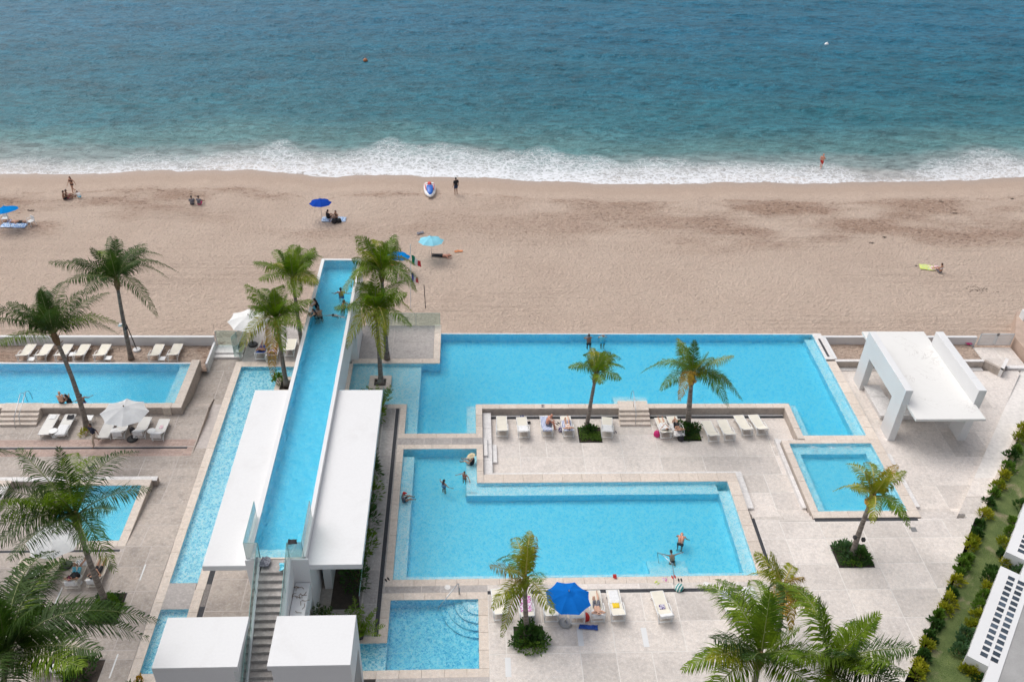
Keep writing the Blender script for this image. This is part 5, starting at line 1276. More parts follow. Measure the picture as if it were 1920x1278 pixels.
# lower left deck
L4 = [(38, 1078, 'beige lounger left of the round white table, under the umbrella edge'), (92, 1078, 'beige lounger right of the round white table'), (146, 1076, 'beige lounger where a person with a maroon cap lies'), (186, 1073, 'beige lounger where a person in dark shorts lies by the palm trunk')]
L4P = []
for k, (u, v, lb) in enumerate(L4):
    q = at(u, v, .25); pos = (q.x, q.y, 0); a = 28; L4P.append((pos, a, 0)); lounger(lb, pos, 'b', a, 0, 'beige loungers on the lower left deck')
tw(2, L4P, 'white towel hanging over the lounger of the person with the maroon cap', -1.3, -.8, 'white', w=.27, seed=30); tw(3, L4P, 'white towel hanging over the lounger by the palm trunk', -1.3, -.8, 'white', w=.27, seed=31)
tw(2, L4P, 'white towel under the feet of the person with the maroon cap', .45, .85, 'white', w=.3, seed=32)
for (u, v, lb) in ((128, 1236, 'beige lounger in the lower left corner right of the small round table'), (84, 1240, 'beige lounger in the lower left corner left of the small round table')):
    q = at(u, v, .25); lounger(lb, (q.x, q.y, 0), 'b', 28, 0, 'beige loungers in the lower left corner')
# terrace left of the bridge
TR3 = [(492, 658, 'white lounger on the terrace with a blue towel, left of the palm trunk'), (513, 662, 'white lounger on the terrace with a purple towel behind the yellow frond'), (545, 652, 'empty white lounger on the terrace beside the bridge wall')]
TRP = []
for (u, v, lb) in TR3:
    q = at(u, v, .25); pos = (q.x, q.y, 0); TRP.append((pos, 28, 0)); lounger(lb, pos, 'c', 28, 0, 'loungers on the terrace left of the bridge')
tw(0, TRP, 'dark blue towel on the left terrace lounger', -.9, .1, 'blue', seed=33); tw(1, TRP, 'purple towel on the middle terrace lounger', -1.0, .3, 'purple', seed=34)

# ------------------------------------------------------------------ small tables
def side_table(label, pos, group=None, s=.22, h=.38):
    r = thing('side_table', label, 'side table', pos, 0, group)
    MB().bbox(-s, s, -s, s, h - .04, h, .01).build('table_top', MT['plastic'], r)
    for a in (-1, 1):
        for b in (-1, 1): MB().tube([(a * s * .85, b * s * .85, h - .04), (a * s * .95, b * s * .95, 0)], .018, 5).build('leg', MT['plastic'], r)
def round_table(label, pos, group=None, rr=.26, h=.45):
    r = thing('round_table', label, 'side table', pos, 0, group)
    MB().lathe([(rr * .96, h - .03), (rr, h - .015), (rr * .96, h)], (0, 0, 0), 20).build('table_top', MT['plastic'], r)
    MB().tube([(0, 0, h - .03), (0, 0, .02)], .025, 6).build('column', MT['plastic'], r)
    MB().lathe([(.19, 0), (.18, .025), (.03, .04)], (0, 0, 0), 14).build('foot', MT['plastic'], r)
for (u, v, lb) in ((59, 673, 'square white side table beside the leftmost sand strip lounger'), (136, 664, 'white side table standing between the third and fourth sand strip loungers'), (203, 671, 'square white side table right of the lounger by the tall dark palm'), (304, 672, 'square white side table between the two loungers at the right of the sand strip')):
    q = at(u, v, -.4); side_table(lb, (q.x, q.y, -.75), 'side tables in the sand strip')
q = at(166, 783, -.2); side_table('white box table behind the leaning palm trunk on the left deck', (q.x, q.y, -.6), None, .25, .42)
for (u, v, lb) in ((100, 808, 'round white table between the two loungers left of the leaning palm'), (215, 808, 'round white table under the white umbrella'), (284, 808, 'round white table between the two loungers at the right of the left deck')):
    q = at(u, v, -.2); round_table(lb, (q.x, q.y, -.6), 'round tables on the left deck')
for (u, v, lb) in ((65, 1076, 'round white table between the two empty beige loungers'), (144, 1083, 'round white table with dark items between the two lying people'), (104, 1252, 'round white table in the lower left corner under the huge palm')):
    q = at(u, v, .4); round_table(lb, (q.x, q.y, 0))

# ------------------------------------------------------------------ umbrellas
UMC = dict(white=MT['canvas'], blue=canvas('bright_blue_canvas', (.01, .17, .62)), navy=canvas('deep_blue_canvas', (.015, .07, .42)), sky=canvas('pale_blue_canvas', (.28, .66, .80)), mid=canvas('mid_blue_canvas', (.008, .24, .66)))
def umbrella(label, pos, R_=1.35, h=2.35, mat='white', tilt=(0, 0), sides=8, rise=.38, basekind='round', pole='white', rot0=.2, printed=False):
    r = thing('umbrella', label, 'umbrella', pos)
    piv = Vector((0, 0, h - rise))
    Mx = Matrix.Rotation(tilt[0], 3, 'X') @ Matrix.Rotation(tilt[1], 3, 'Y')
    T = lambda p_: tuple(piv + Mx @ (Vector(p_) - piv))
    top = (0, 0, h)
    rim = [(R_ * math.cos(rot0 + 2 * PI * k / sides), R_ * math.sin(rot0 + 2 * PI * k / sides), h - rise) for k in range(sides)]
    def curve(k, s, j):       # panels sag between the ribs
        a, b = Vector(rim[k % sides]), Vector(rim[(k + 1) % sides]); e = a.lerp(b, j); t_ = Vector(top)
        q = t_.lerp(e, s); q.z += rise * .22 * math.sin(PI * s) - .045 * s * math.sin(PI * j); q = Vector((q.x * (1 - .05 * s * math.sin(PI * j)), q.y * (1 - .05 * s * math.sin(PI * j)), q.z)); return T(q)
    for k in range(sides):
        b = MB(); vs = []; fs = []; S_, J = 5, 4
        for i in range(S_ + 1):
            for j in range(J + 1): vs.append(curve(k, .02 + .98 * i / S_, j / J))
        for i in range(S_):
            for j in range(J): a = i * (J + 1) + j; fs.append((a, a + J + 1, a + J + 2, a + 1))
        b.add(vs, fs).build('canopy_panel', UMC[mat], r, smooth=False)
        MB().tube([T((0, 0, h - .03)), Vector(curve(k, .5, 0)) - Vector((0, 0, .06)), Vector(curve(k, .97, 0)) - Vector((0, 0, .05))], .012, 4).build('rib', MT['steel'], r)
    b = MB(); n = 10
    vs = [T((0, 0, h + .10))] + [T((.26 * R_ * math.cos(2 * PI * k / n), .26 * R_ * math.sin(2 * PI * k / n), h - .045)) for k in range(n)]
    b.add(vs, [(0, 1 + k, 1 + (k + 1) % n) for k in range(n)]).build('vent_cap', UMC[mat], r)
    MB().lathe([(.03, .06), (.04, .12), (.02, .18), (.005, .2)], T((0, 0, h)), 8).build('finial', MT['steel'] if mat != 'white' else MT['fibre'], r)
    MB().tube([(0, 0, .0), tuple(piv), T((0, 0, h))], .024, 7).build('pole', dict(white=MT['plastic'], dark=MT['rubber'], steel=MT['steel'])[pole], r)
    if basekind == 'round': MB().lathe([(.32, 0), (.34, .05), (.3, .12), (.06, .16), (.045, .35)], (0, 0, 0), 18).build('base', MT['rubber'] if pole == 'dark' else MT['concrete'], r)
    return r
def umb_at(u, v, zg, h, **k):
    q = at(u, v, zg + h); return (q.x, q.y, zg)
umbrella('white umbrella on the left deck over the white loungers', umb_at(231, 764, -.6, 2.6), 1.42, 2.6, 'white', (-.05, .08), pole='dark')
umbrella('white umbrella on the lower left deck beneath the dark leaning palm', umb_at(100, 1000, 0, 2.5), 1.42, 2.5, 'white', (0, .0), pole='dark')
umbrella('white umbrella on the terrace by the glass beach gate', umb_at(465, 592, 0, 2.5), 1.45, 2.5, 'white', (.0, .05), pole='dark')
umbrella('bright blue umbrella over the front row loungers', umb_at(1066, 1111, 0, 2.4), 1.18, 2.4, 'blue', (-.12, .05), rot0=.39)
def beach_umb(label, u, v, mat, tilt, R_=1.05, h=2.1):
    q = at(u, v, -.0); 
    z = -1.5
    for _ in range(6): q = at(u, v, z + h); z = bz(q.x, q.y)
    return umbrella(label, (q.x, q.y, z - .1), R_, h + .1, mat, tilt, rise=.34, basekind='none', pole='steel')
beach_umb('deep blue beach umbrella nearest the middle of the beach', 600, 374, 'navy', (-.1, 0))
beach_umb('pale blue beach umbrella right of the bridge pool', 808, 445, 'sky', (-.12, 0), 1.12)
beach_umb('mid blue beach umbrella behind the palm at the bridge end', 745, 473, 'mid', (-.2, .1), 1.1)
beach_umb('bright blue beach umbrella cut by the left edge', 8, 388, 'mid', (-.2, -.15), 1.15)
q = at(257, 657, -.75)
pp = thing('pole_stand', 'tilted dark pole in a round white foot in the sand strip', 'pole', (q.x, q.y, -.75))
MB().lathe([(.26, 0), (.28, .05), (.26, .14), (.05, .17)], (0, 0, 0), 16).build('base', MT['white'], pp); MB().tube([(0, 0, .1), (-.25, 0, 2.3)], .035, 7).build('pole', MT['rubber'], pp)
tb = thing('spotlights', 'pair of spotlights strapped to the trunk of the tall dark palm', 'light', (-23.3, 50.75, 2.3))
MB().bbox(-.32, -.08, -.2, .05, 0, .1, .01).build('lamp', MT['steel'], tb); MB().bbox(.05, .2, -.15, .05, -.3, -.15, .01).build('lamp', MT['rubber'], tb)
tb = thing('spotlights', 'black spotlights strapped to the leaning palm trunk with orange coconuts', 'light', (21.3, 31.85, 1.6))
MB().bbox(-.36, -.2, -.12, .05, .0, .18, .01).build('lamp', MT['rubber'], tb); MB().bbox(.15, .32, -.12, .05, -.2, .0, .01).build('lamp', MT['rubber'], tb)
handrail('curved steel handrail on the left pool steps', [arc_rail(-28.4, 43.4, 45.6, -.55, -.05)]); handrail('second curved steel handrail on the left pool steps', [arc_rail(-28.15, 43.55, 45.8, -.5, -.05)])
s_ = thing('steps', 'pale stone steps up to the raised left pool', 'steps')
for k in range(4): MB().bbox(-29.6, -27.22, 43.66 + k * .28, 43.66 + (k + 1) * .28 if k < 3 else 45.26, -.7, -.45 + k * .152, .01).build('step', MT['coping'], s_)

# deck fittings
def cover(label, u, v, z, r_=.16, mat='ledge'):
    q = at(u, v, z); tag(MB().lathe([(r_, 0), (r_ * .95, .006)], (q.x, q.y, z), 18).build('drain_cover', MT[mat]), label, 'drain cover')
cover('round white drain cover in front of the wading pool corner steps', 839, 1100, .003); cover('round white drain cover beside the large pool near the striped bag', 1324, 1094, .003)
def plate(label, q, z, mat='concrete'): tag(MB().box(*q, z - .02, z + .004).build('floor_plate', MT[mat]), label, 'floor plate')
for lb, px, d, mt in (('square grey floor grate right of the leaning palm', (1713, 992), .17, 'darkgrate'),):
    q = at(*px); plate(lb, (q.x - d, q.x + d, q.y - d, q.y + d), .003, mt)
for lb, a, b_ in (('pale repaired strip in the deck below the lone front lounger', (1206, 1176), (1217, 1212)), ('pale repaired strip in the deck near the wading pool', (952, 1232), (958, 1268)), ('pale repaired strip in the deck below the striped bag', (1086, 1176), (1092, 1210))):
    q, w_ = at(*a), at(*b_); plate(lb, (q.x - .14, q.x + .14, w_.y, q.y), .002, 'white')

# flags and poles on the beach
def flag(label, px, topz_px, base_uv, cols):
    q = atb(*base_uv)
    r = thing('flagpole', label, 'flagpole', (q.x, q.y, q.z))
    tpt = at_y(topz_px[0], topz_px[1], q.y); v = tpt - q
    MB().tube([(0, 0, -.2), tuple(v)], .035, 6).build('pole', MT['plastic'], r)
    for nm, pxf, cs, L_ in cols:
        f0 = at_y(pxf[0], pxf[1], q.y) - q; n = 8
        for ci, c_ in enumerate(cs):
            vs = []; fs = []
            for i in range(n + 1):
                s = (ci + i / n) / len(cs)
                for j in range(5):
                    t_ = j / 4; vs.append((f0.x + s * L_ * .75 + .03 * math.sin(4 * s + t_ * 3), f0.y + .08 * math.sin(7 * s + 3 * t_), f0.z - s * L_ * .62 - t_ * .75 * (1 - .35 * s) + .03 * math.sin(8 * s)))
            for i in range(n):
                for j in range(4): a = i * 5 + j; fs.append((a, a + 5, a + 6, a + 1))
            MB().add(vs, fs).build(nm, basic('flag_' + str(ci) + nm, c_, .8, .05), r, smooth=True)
flag('tall white pole with a green white red flag and a small striped flag', None, (769.5, 458), (770, 580),
     [('flag_band', (771, 478), [(.0, .20, .11), (.78, .78, .78), (.62, .03, .05)], .95), ('small_flag_band', (771, 512), [(.06, .08, .30), (.70, .68, .70), (.55, .08, .10)], .7)])
q = atb(798, 577); b_ = thing('pole', 'thin dark pole standing alone in the sand right of the flagpole', 'pole', q); v = at_y(795, 534, q.y) - q; MB().tube([(0, 0, -.2), tuple(v)], .03, 5).build('shaft', MT['rubber'], b_)

# jet ski
q = atb(806, 362)
j = thing('jet_ski', 'white jet ski with red and blue seat parked on the wet sand', 'jet ski', (q.x, q.y, q.z + .02), R(4))
def loft(prof, mat, nm, par, n=12):
    vs = []; fs = []
    for (y, w, z0, z1) in prof:
        for k in range(n):
            a = 2 * PI * k / n; c_, s_ = math.cos(a), math.sin(a)
            vs.append((w * (abs(c_) ** .7) * (1 if c_ >= 0 else -1), y, (z0 + z1) / 2 + (z1 - z0) / 2 * (abs(s_) ** .8) * (1 if s_ >= 0 else -1)))
    for i in range(len(prof) - 1):
        for k in range(n): fs.append((i * n + k, i * n + (k + 1) % n, (i + 1) * n + (k + 1) % n, (i + 1) * n + k))
    fs += [tuple(range(n - 1, -1, -1)), tuple(range((len(prof) - 1) * n, len(prof) * n))]
    return MB().add(vs, fs).build(nm, mat, par, smooth=True)
wg = basic('white_gelcoat', (.80, .80, .80), .2, .03); bg_ = basic('blue_gelcoat', (.02, .14, .55), .25, .05); rg_ = basic('red_vinyl', (.60, .03, .03), .4, .08)
loft([(1.35, .50, .12, .50), (1.1, .58, .04, .55), (.2, .60, 0, .52), (-.6, .52, .02, .5), (-1.1, .32, .1, .5), (-1.5, .05, .28, .42)], wg, 'hull', j)
loft([(.35, .22, .48, .62), (.1, .32, .5, .85), (-.4, .34, .45, .82), (-.9, .26, .45, .62), (-1.25, .1, .42, .5)], bg_, 'hood', j)
loft([(1.1, .16, .5, .66), (.8, .19, .5, .82), (.3, .17, .5, .84), (.12, .1, .5, .8)], rg_, 'seat', j)
MB().tube([(-.38, .05, .92), (-.15, .0, .98), (.15, .0, .98), (.38, .05, .92)], .025, 6).build('handlebar', MT['rubber'], j)
MB().tube([(-.45, .9, .53), (-.42, .2, .56), (-.38, -.4, .55)], .04, 6).build('bumper_rail', rg_, j); MB().tube([(.45, .9, .53), (.42, .2, .56), (.38, -.4, .55)], .04, 6).build('bumper_rail', rg_, j)
# buoys
for (u, v, lb, c_) in ((685, 113, 'small dark orange buoy far out on the left part of the sea', (.4, .14, .05)), (1550, 83, 'small white buoy far out on the right part of the sea', (.8, .8, .8))):
    q = at(u, v, -2.4); b_ = thing('buoy', lb, 'buoy', (q.x, q.y, -2.5)); bm = basic('buoy_paint', c_, .4)
    MB().lathe([(.05, -.25), (.26, -.12), (.32, .05), (.26, .22), (.08, .34)], (0, 0, 0), 12).build('float', bm, b_, smooth=True); MB().tube([(0, 0, .3), (0, 0, .5)], .03, 5).build('ring', bm, b_)
# jets of the bubbling pool
bub = basic('white_foam', (.85, .9, .92), .5, .05)
for k, (u, v, w_) in enumerate(((1524, 839, 'left'), (1560, 840, 'middle'), (1590, 839, 'right'))):
    q = at(u, v, -.05); rnd = random.Random(k); b_ = MB()
    for _ in range(150):
        rr = abs(rnd.gauss(0, .17)); a = rnd.uniform(0, 6.28); h = max(0, .12 - rr * .4) * rnd.random(); s = rnd.uniform(.006, .02)
        x, y, z = rr * 1.3 * math.cos(a), rr * math.sin(a), h
        b_.add([(x - s, y, z), (x, y - s, z), (x + s, y, z), (x, y + s, z), (x, y, z + s)], [(0, 1, 4), (1, 2, 4), (2, 3, 4), (3, 0, 4)])
    tag(b_.build('water_jet', bub, loc=(q.x, q.y, -.055)), f'{w_} bubbling water jet in the small pool by the pavilion', 'water jet', None, 'thing')

# loose things
flat_cloth('blue towels and clothes dropped on the deck below the blue umbrella', at(1104, 1176, 0), .95, .28, -.1, 'blue', 1, .06)
bag('red beach bag between two loungers right of the blue umbrella', at(1098, 1160, 0), (.42, .35, .4), 'red', 1)
bag('white bag with green stripes on the pebble drain by the large pool', at(1273, 1104, 0), (.5, .42, .3), 'green', 2)
bag('bright pink bag beside the lounger right of the stone steps', at(1231, 817, zD), (.4, .34, .42), 'magenta', 3)
bag('dark backpack below the reclining person beside the broad palm', at(1276, 825, zD), (.42, .34, .36), 'dark', 4, 'backpack')
bag('purple patterned bag left of the lying woman\'s lounger', at(1051, 808, zD), (.3, .28, .38), 'purple', 5)
flat_cloth('small dark cap lying beside the second lounger of the sunken deck', at(991, 793, zD), .25, .22, .3, 'dark', 3, .07, 'cap', 'cap')
sandals('pair of dark blue sandals behind the second lounger of the sunken deck', at(979, 781, zD), .3, 'blue'); sandals('pair of black sandals between the bald man and the lying woman', at(1046, 794, zD), .8, 'dark'); sandals('pair of grey sandals right of the lounger left of the steps', at(1153, 810, zD), .2, 'grey')
sandals('pair of black sandals by the handrail of the large pool', at(1275, 1087, 0), 0, 'dark'); sandals('pair of yellowish sandals at the front edge of the large pool', at(1232, 1092, 0), -.9, 'lime'); sandals('pair of pink sandals at the front edge of the large pool', at(1246, 1086, 0), -.2, 'pink')
sandals('pair of red sandals left of the handrail of the large pool', at(1263, 1081, 0), .2, 'red'); sandals('pair of black sandals at the corner of the large pool by the pebble drain', at(726, 1086, 0), .6, 'dark')
sandals('pair of brown sandals on the rim of the long pool above the bald man', at(1018, 761, 0), 1.5, 'grey')
flat_cloth('red and yellow toy on the front edge of the large pool', at(1152, 1082, 0), .22, .25, .2, 'red', 5, .09, 'toy', 'toy')
flat_cloth('dark clothes hung over the glass at the right corner of the stair end', Vector((-7.95, 28.0, 6.1)), .42, .3, 0, 'dark', 6, .05, 'clothes', 'clothes'); flat_cloth('pile of dark bags and shoes at the left top of the staircase', Vector((-9.3, 27.75, 4.95)), .42, .6, 0, 'grey', 7, .12, 'clothes', 'clothes')
flat_cloth('aqua cloth at the right top of the staircase', Vector((-8.5, 27.5, 4.95)), .24, .45, 0, 'aqua', 8, .08, 'cloth', 'cloth'); flat_cloth('white towel at the left glass corner of the stair end', Vector((-9.85, 28.05, 5.02)), .3, .3, 0, 'white', 9, .1, 'towel', 'towel')
flat_cloth('black hat lying on the white lounger left of the leaning palm trunk', Vector(LDP[1][0]) + Vector((.1, .6, .39)), .4, .38, 0, 'dark', 10, .04, 'hat', 'hat')
bag('black bag on the floor between the two loungers at the right of the left deck', at(249, 808, zD), (.36, .34, .28), 'dark', 8); bag('dark bag on the table between the two lying people on the lower left', at(146, 1080, .45), (.28, .25, .2), 'dark', 9, 'bag', False)
flat_cloth('red cloth and dark bag on the low wall by the beach gate', at(1815, 644, -.6), .5, .3, 0, 'magenta', 11, .08, 'cloth', 'cloth'); bag('dark bag beside the beach gate at the right edge', at(1823, 642, -.6), (.35, .25, .25), 'dark', 12)
flat_cloth('blue and white print towel spread on the sand under the left edge umbrella', atb(27, 423), 2.2, .9, -.05, 'bluewhite', 12, .05); flat_cloth('blue and white towel under the group near the deep blue umbrella', atb(626, 412), 2.2, .9, 0, 'bluewhite', 13, .05)
flat_cloth('lime green towel on the sand at the right', atb(1738, 502), 1.3, .9, -.2, 'lime', 14, .06); flat_cloth('pale pink towel beside the seated woman at the right of the beach', atb(1752, 503), .9, .7, 0, 'rose', 15, .06); sandals('pair of dark sandals on the sand left of the lime towel', atb(1718, 499), .8, 'dark')
flat_cloth('orange clothes on the sand right of the pale blue umbrella', atb(860, 472), .7, .35, .1, 'orange', 16, .08, 'clothes', 'clothes'); flat_cloth('grey clothes on the sand above the pale blue umbrella', atb(788, 438), .65, .35, .3, 'grey', 17, .08, 'clothes', 'clothes')
# plastic chair on the beach
def chair(label, pos, rz):
    r = thing('plastic_chair', label, 'chair', pos, rz)
    MB().bbox(-.24, .24, -.22, .24, .41, .44, .01).build('seat', MT['plastic'], r); MB().bbox(-.23, .23, -.27, -.23, .44, .85, .01).build('backrest', MT['plastic'], r)
    for a in (-1, 1):
        for b in (-1, 1): MB().tube([(a * .21, b * .2, .42), (a * .27, b * .27, 0)], .025, 5).build('leg', MT['plastic'], r)
        MB().tube([(a * .26, -.24, .62), (a * .28, .1, .64), (a * .27, .22, .44)], .022, 5).build('armrest', MT['plastic'], r)
chair('white plastic chair on the sand right of the group at the left edge', atb(60, 422), 2.6); chair('white plastic chair under the left edge beach umbrella', atb(12, 416), 3.3)
# seaweed and driftwood
for k, (u, v, w_, lb) in enumerate(((1832, 543, 2.2, 'dark patch of debris on the raked sand at the right'), (1762, 378, .5, 'small dark scrap on the wet sand at the right'), (1790, 400, .4, 'small dark scrap just below the other one on the right beach'), (1898, 373, .4, 'small dark scrap on the sand near the right edge'), (1632, 456, .5, 'small dark twig on the sand right of the middle'), (1657, 445, .4, 'small forked twig on the sand right of the middle'), (56, 395, .6, 'small dark scrap right of the left edge umbrella'))):
    q = atb(u, v); rnd = random.Random(k); b_ = MB()
    for _ in range(40 if w_ > 1 else 14):
        x, y = rnd.gauss(0, w_ * .3), rnd.gauss(0, w_ * .12); a = rnd.uniform(-.6, .6); l = rnd.uniform(.06, .16)
        b_.tube([(x, y, .02), (x + l * math.cos(a), y + l * math.sin(a), .035)], .018, 4)
    tag(b_.build('driftwood', MT['soil'], loc=q), lb, 'debris', None, 'stuff' if w_ > 1 else None)

# ------------------------------------------------------------------ people
def capsule(bm, p, q, r1, r2, seg=8):
    p, q = Vector(p), Vector(q); d = q - p
    L_ = d.length
    t = d.normalized() if L_ > 1e-6 else Vector((0, 0, 1)); a = Vector((0, 0, 1)) if abs(t.z) < .9 else Vector((1, 0, 0)); u = t.cross(a).normalized(); w = t.cross(u)
    rings = []
    for ph in (-90, -50, -15): rings.append((p + t * r1 * math.sin(R(ph)), r1 * math.cos(R(ph))))
    for ph in (15, 50, 90): rings.append((q + t * r2 * math.sin(R(ph)), r2 * math.cos(R(ph))))
    vs = []
    for c, r in rings:
        r = max(r, 1e-4)
        vs.append([bm.verts.new(c + (u * math.cos(2 * PI * k / seg) + w * math.sin(2 * PI * k / seg)) * r) for k in range(seg)])
    for i in range(5):
        for k in range(seg): bm.faces.new((vs[i][k], vs[i][(k + 1) % seg], vs[i + 1][(k + 1) % seg], vs[i + 1][k]))
    bm.faces.new(vs[0][::-1]); bm.faces.new(vs[-1])

def fused(name, caps, mat, parent, vox):
    """one continuous surface from overlapping tapered limbs"""
    bm = bmesh.new()
    for c in caps: capsule(bm, *c)
    bmesh.ops.recalc_face_normals(bm, faces=bm.faces)
    me = bpy.data.meshes.new(name); bm.to_mesh(me); bm.free()
    tmp = bpy.data.objects.new('tmp', me); COL.objects.link(tmp)
    md = tmp.modifiers.new('r', 'REMESH'); md.mode = 'VOXEL'; md.voxel_size = vox; md.use_smooth_shade = True
    sm = tmp.modifiers.new('s', 'SMOOTH'); sm.factor = .5; sm.iterations = 2
    dg = bpy.context.evaluated_depsgraph_get(); dg.update(); out = bpy.data.meshes.new_from_object(tmp.evaluated_get(dg))
    bpy.data.objects.remove(tmp); bpy.data.meshes.remove(me); out.name = name; out.materials.clear(); out.materials.append(mat)
    o = bpy.data.objects.new(name, out); COL.objects.link(o); o.parent = parent; return o

def V(*a): return Vector(a)
def pose(kind):
    """joint positions, facing +Y, for a body 1.72 m tall"""
    P = {}
    def arms(l, r): P['el'], P['hl'] = V(*l[0]), V(*l[1]); P['er'], P['hr'] = V(*r[0]), V(*r[1])
    if kind in ('stand', 'walk', 'run', 'wade', 'stride', 'fold'):
        P.update(pe=V(0, 0, .95), ch=V(0, .01, 1.25), ne=V(0, 0, 1.46), he=V(0, .03, 1.62), sl=V(-.19, 0, 1.41), sr=V(.19, 0, 1.41), cl=V(-.095, 0, .92), cr=V(.095, 0, .92))
        P.update(kl=V(-.10, .03, .50), kr=V(.10, .03, .50), al=V(-.11, -.02, .08), ar=V(.11, -.02, .08))
        arms(((-.26, -.03, 1.13), (-.28, .07, .88)), ((.26, -.03, 1.13), (.28, .07, .88)))
        if kind in ('walk', 'stride', 'run'):
            P.update(kl=V(-.10, .20, .53), al=V(-.10, .22, .10), kr=V(.10, -.03, .50), ar=V(.10, -.34, .16)); arms(((-.25, -.14, 1.16), (-.26, -.18, .92)), ((.25, .08, 1.14), (.25, .26, .96)))
        if kind == 'run': P.update(kl=V(-.10, .30, .60), al=V(-.10, .16, .20)); arms(((-.24, -.2, 1.18), (-.2, .02, 1.1)), ((.25, .08, 1.14), (.12, .22, 1.28)))
        if kind == 'fold': arms(((-.27, .02, 1.14), (.02, .2, 1.2)), ((.27, .02, 1.14), (-.02, .22, 1.15)))
        if kind == 'wade': arms(((-.40, .05, 1.26), (-.58, .2, 1.16)), ((.40, .05, 1.26), (.6, .18, 1.2)))
    elif kind == 'bend':
        P.update(pe=V(0, -.1, .92), ch=V(0, .18, 1.12), ne=V(0, .38, 1.18), he=V(0, .52, 1.14), sl=V(-.2, .32, 1.16), sr=V(.2, .32, 1.16), cl=V(-.095, -.1, .9), cr=V(.095, -.1, .9), kl=V(-.11, .02, .5), kr=V(.11, .02, .5), al=V(-.11, -.08, .08), ar=V(.11, -.08, .08))
        arms(((-.28, .38, .95), (-.2, .5, .75)), ((.33, .3, 1.0), (.42, .42, .8)))
    elif kind in ('lie', 'liebent'):      # on a lounger: seat height .42, back raised, head at -Y
        P.update(pe=V(0, -.22, .48), ch=V(0, -.52, .62), ne=V(0, -.72, .74), he=V(0, -.88, .86), sl=V(-.19, -.68, .72), sr=V(.19, -.68, .72), cl=V(-.1, -.17, .47), cr=V(.1, -.17, .47), kl=V(-.13, .28, .48), kr=V(.13, .28, .48), al=V(-.14, .70, .44), ar=V(.14, .70, .44))
        arms(((-.33, -.6, .62), (-.12, -.4, .74)), ((.33, -.6, .62), (.12, -.38, .74)))
        if kind == 'liebent': P.update(kl=V(-.12, .12, .84), al=V(-.12, .32, .45), kr=V(.13, .25, .6)); arms(((-.34, -.75, .72), (-.12, -.93, .86)), ((.34, -.75, .72), (.12, -.93, .88)))
    elif kind == 'flat':                  # face down or up on the sand
        P.update(pe=V(0, 0, .12), ch=V(0, -.3, .13), ne=V(0, -.5, .14), he=V(0, -.66, .16), sl=V(-.19, -.45, .13), sr=V(.19, -.45, .13), cl=V(-.1, .04, .12), cr=V(.1, .04, .12), kl=V(-.12, .46, .11), kr=V(.12, .46, .11), al=V(-.13, .87, .09), ar=V(.13, .87, .09))
        arms(((-.36, -.58, .09), (-.2, -.76, .07)), ((.36, -.58, .09), (.2, -.76, .07)))
    elif kind in ('sit', 'sitside'):      # on the ground, legs out
        P.update(pe=V(0, 0, .13), ch=V(0, -.03, .42), ne=V(0, 0, .63), he=V(0, .05, .80), sl=V(-.19, 0, .58), sr=V(.19, 0, .58), cl=V(-.1, .04, .12), cr=V(.1, .04, .12), kl=V(-.14, .42, .34), kr=V(.14, .40, .30), al=V(-.13, .72, .07), ar=V(.13, .74, .07))
        arms(((-.26, .12, .36), (-.16, .34, .36)), ((.26, .10, .36), (.14, .34, .34)))
    elif kind == 'bench':                 # feet down
        P.update(pe=V(0, 0, .50), ch=V(0, .05, .80), ne=V(0, .14, .99), he=V(0, .24, 1.13), sl=V(-.19, .12, .95), sr=V(.19, .12, .95), cl=V(-.1, .04, .49), cr=V(.1, .04, .49), kl=V(-.13, .44, .49), kr=V(.13, .44, .5), al=V(-.12, .52, .09), ar=V(.13, .50, .09))
        arms(((-.24, .24, .76), (-.12, .42, .66)), ((.24, .24, .76), (.14, .44, .64)))
    elif kind == 'swim':                  # breast stroke, z = water surface 0
        P.update(pe=V(0, -.22, -.42), ch=V(0, -.10, -.20), ne=V(0, .06, -.01), he=V(0, .2, .09), sl=V(-.19, .02, -.05), sr=V(.19, .02, -.05), cl=V(-.1, -.24, -.46), cr=V(.1, -.24, -.46), kl=V(-.16, -.3, -.82), kr=V(.12, -.42, -.78), al=V(-.2, -.6, -.98), ar=V(.12, -.72, -.92))
        arms(((-.42, .12, -.04), (-.66, .2, 0)), ((.42, .1, -.05), (.64, .14, -.03)))
    elif kind == 'edge':                  # standing in water, leaning on a rim in front
        P.update(pe=V(0, 0, .95), ch=V(0, .06, 1.24), ne=V(0, .1, 1.44), he=V(0, .15, 1.60), sl=V(-.19, .1, 1.40), sr=V(.19, .1, 1.40), cl=V(-.095, 0, .92), cr=V(.095, 0, .92), kl=V(-.1, .02, .5), kr=V(.1, -.02, .5), al=V(-.1, -.04, .08), ar=V(.1, -.08, .08))
        arms(((-.3, .3, 1.27), (-.1, .42, 1.3)), ((.3, .3, 1.27), (.1, .42, 1.32)))
    elif kind == 'crouch':
        P.update(pe=V(0, -.1, .28), ch=V(0, .05, .52), ne=V(0, .2, .66), he=V(0, .34, .76), sl=V(-.18, .16, .62), sr=V(.18, .16, .62), cl=V(-.1, -.08, .28), cr=V(.1, -.08, .28), kl=V(-.16, .26, .44), kr=V(.16, .26, .44), al=V(-.13, .06, .08), ar=V(.13, .06, .08))
        arms(((-.24, .34, .42), (-.16, .5, .2)), ((.24, .34, .42), (.16, .5, .2)))
    return P

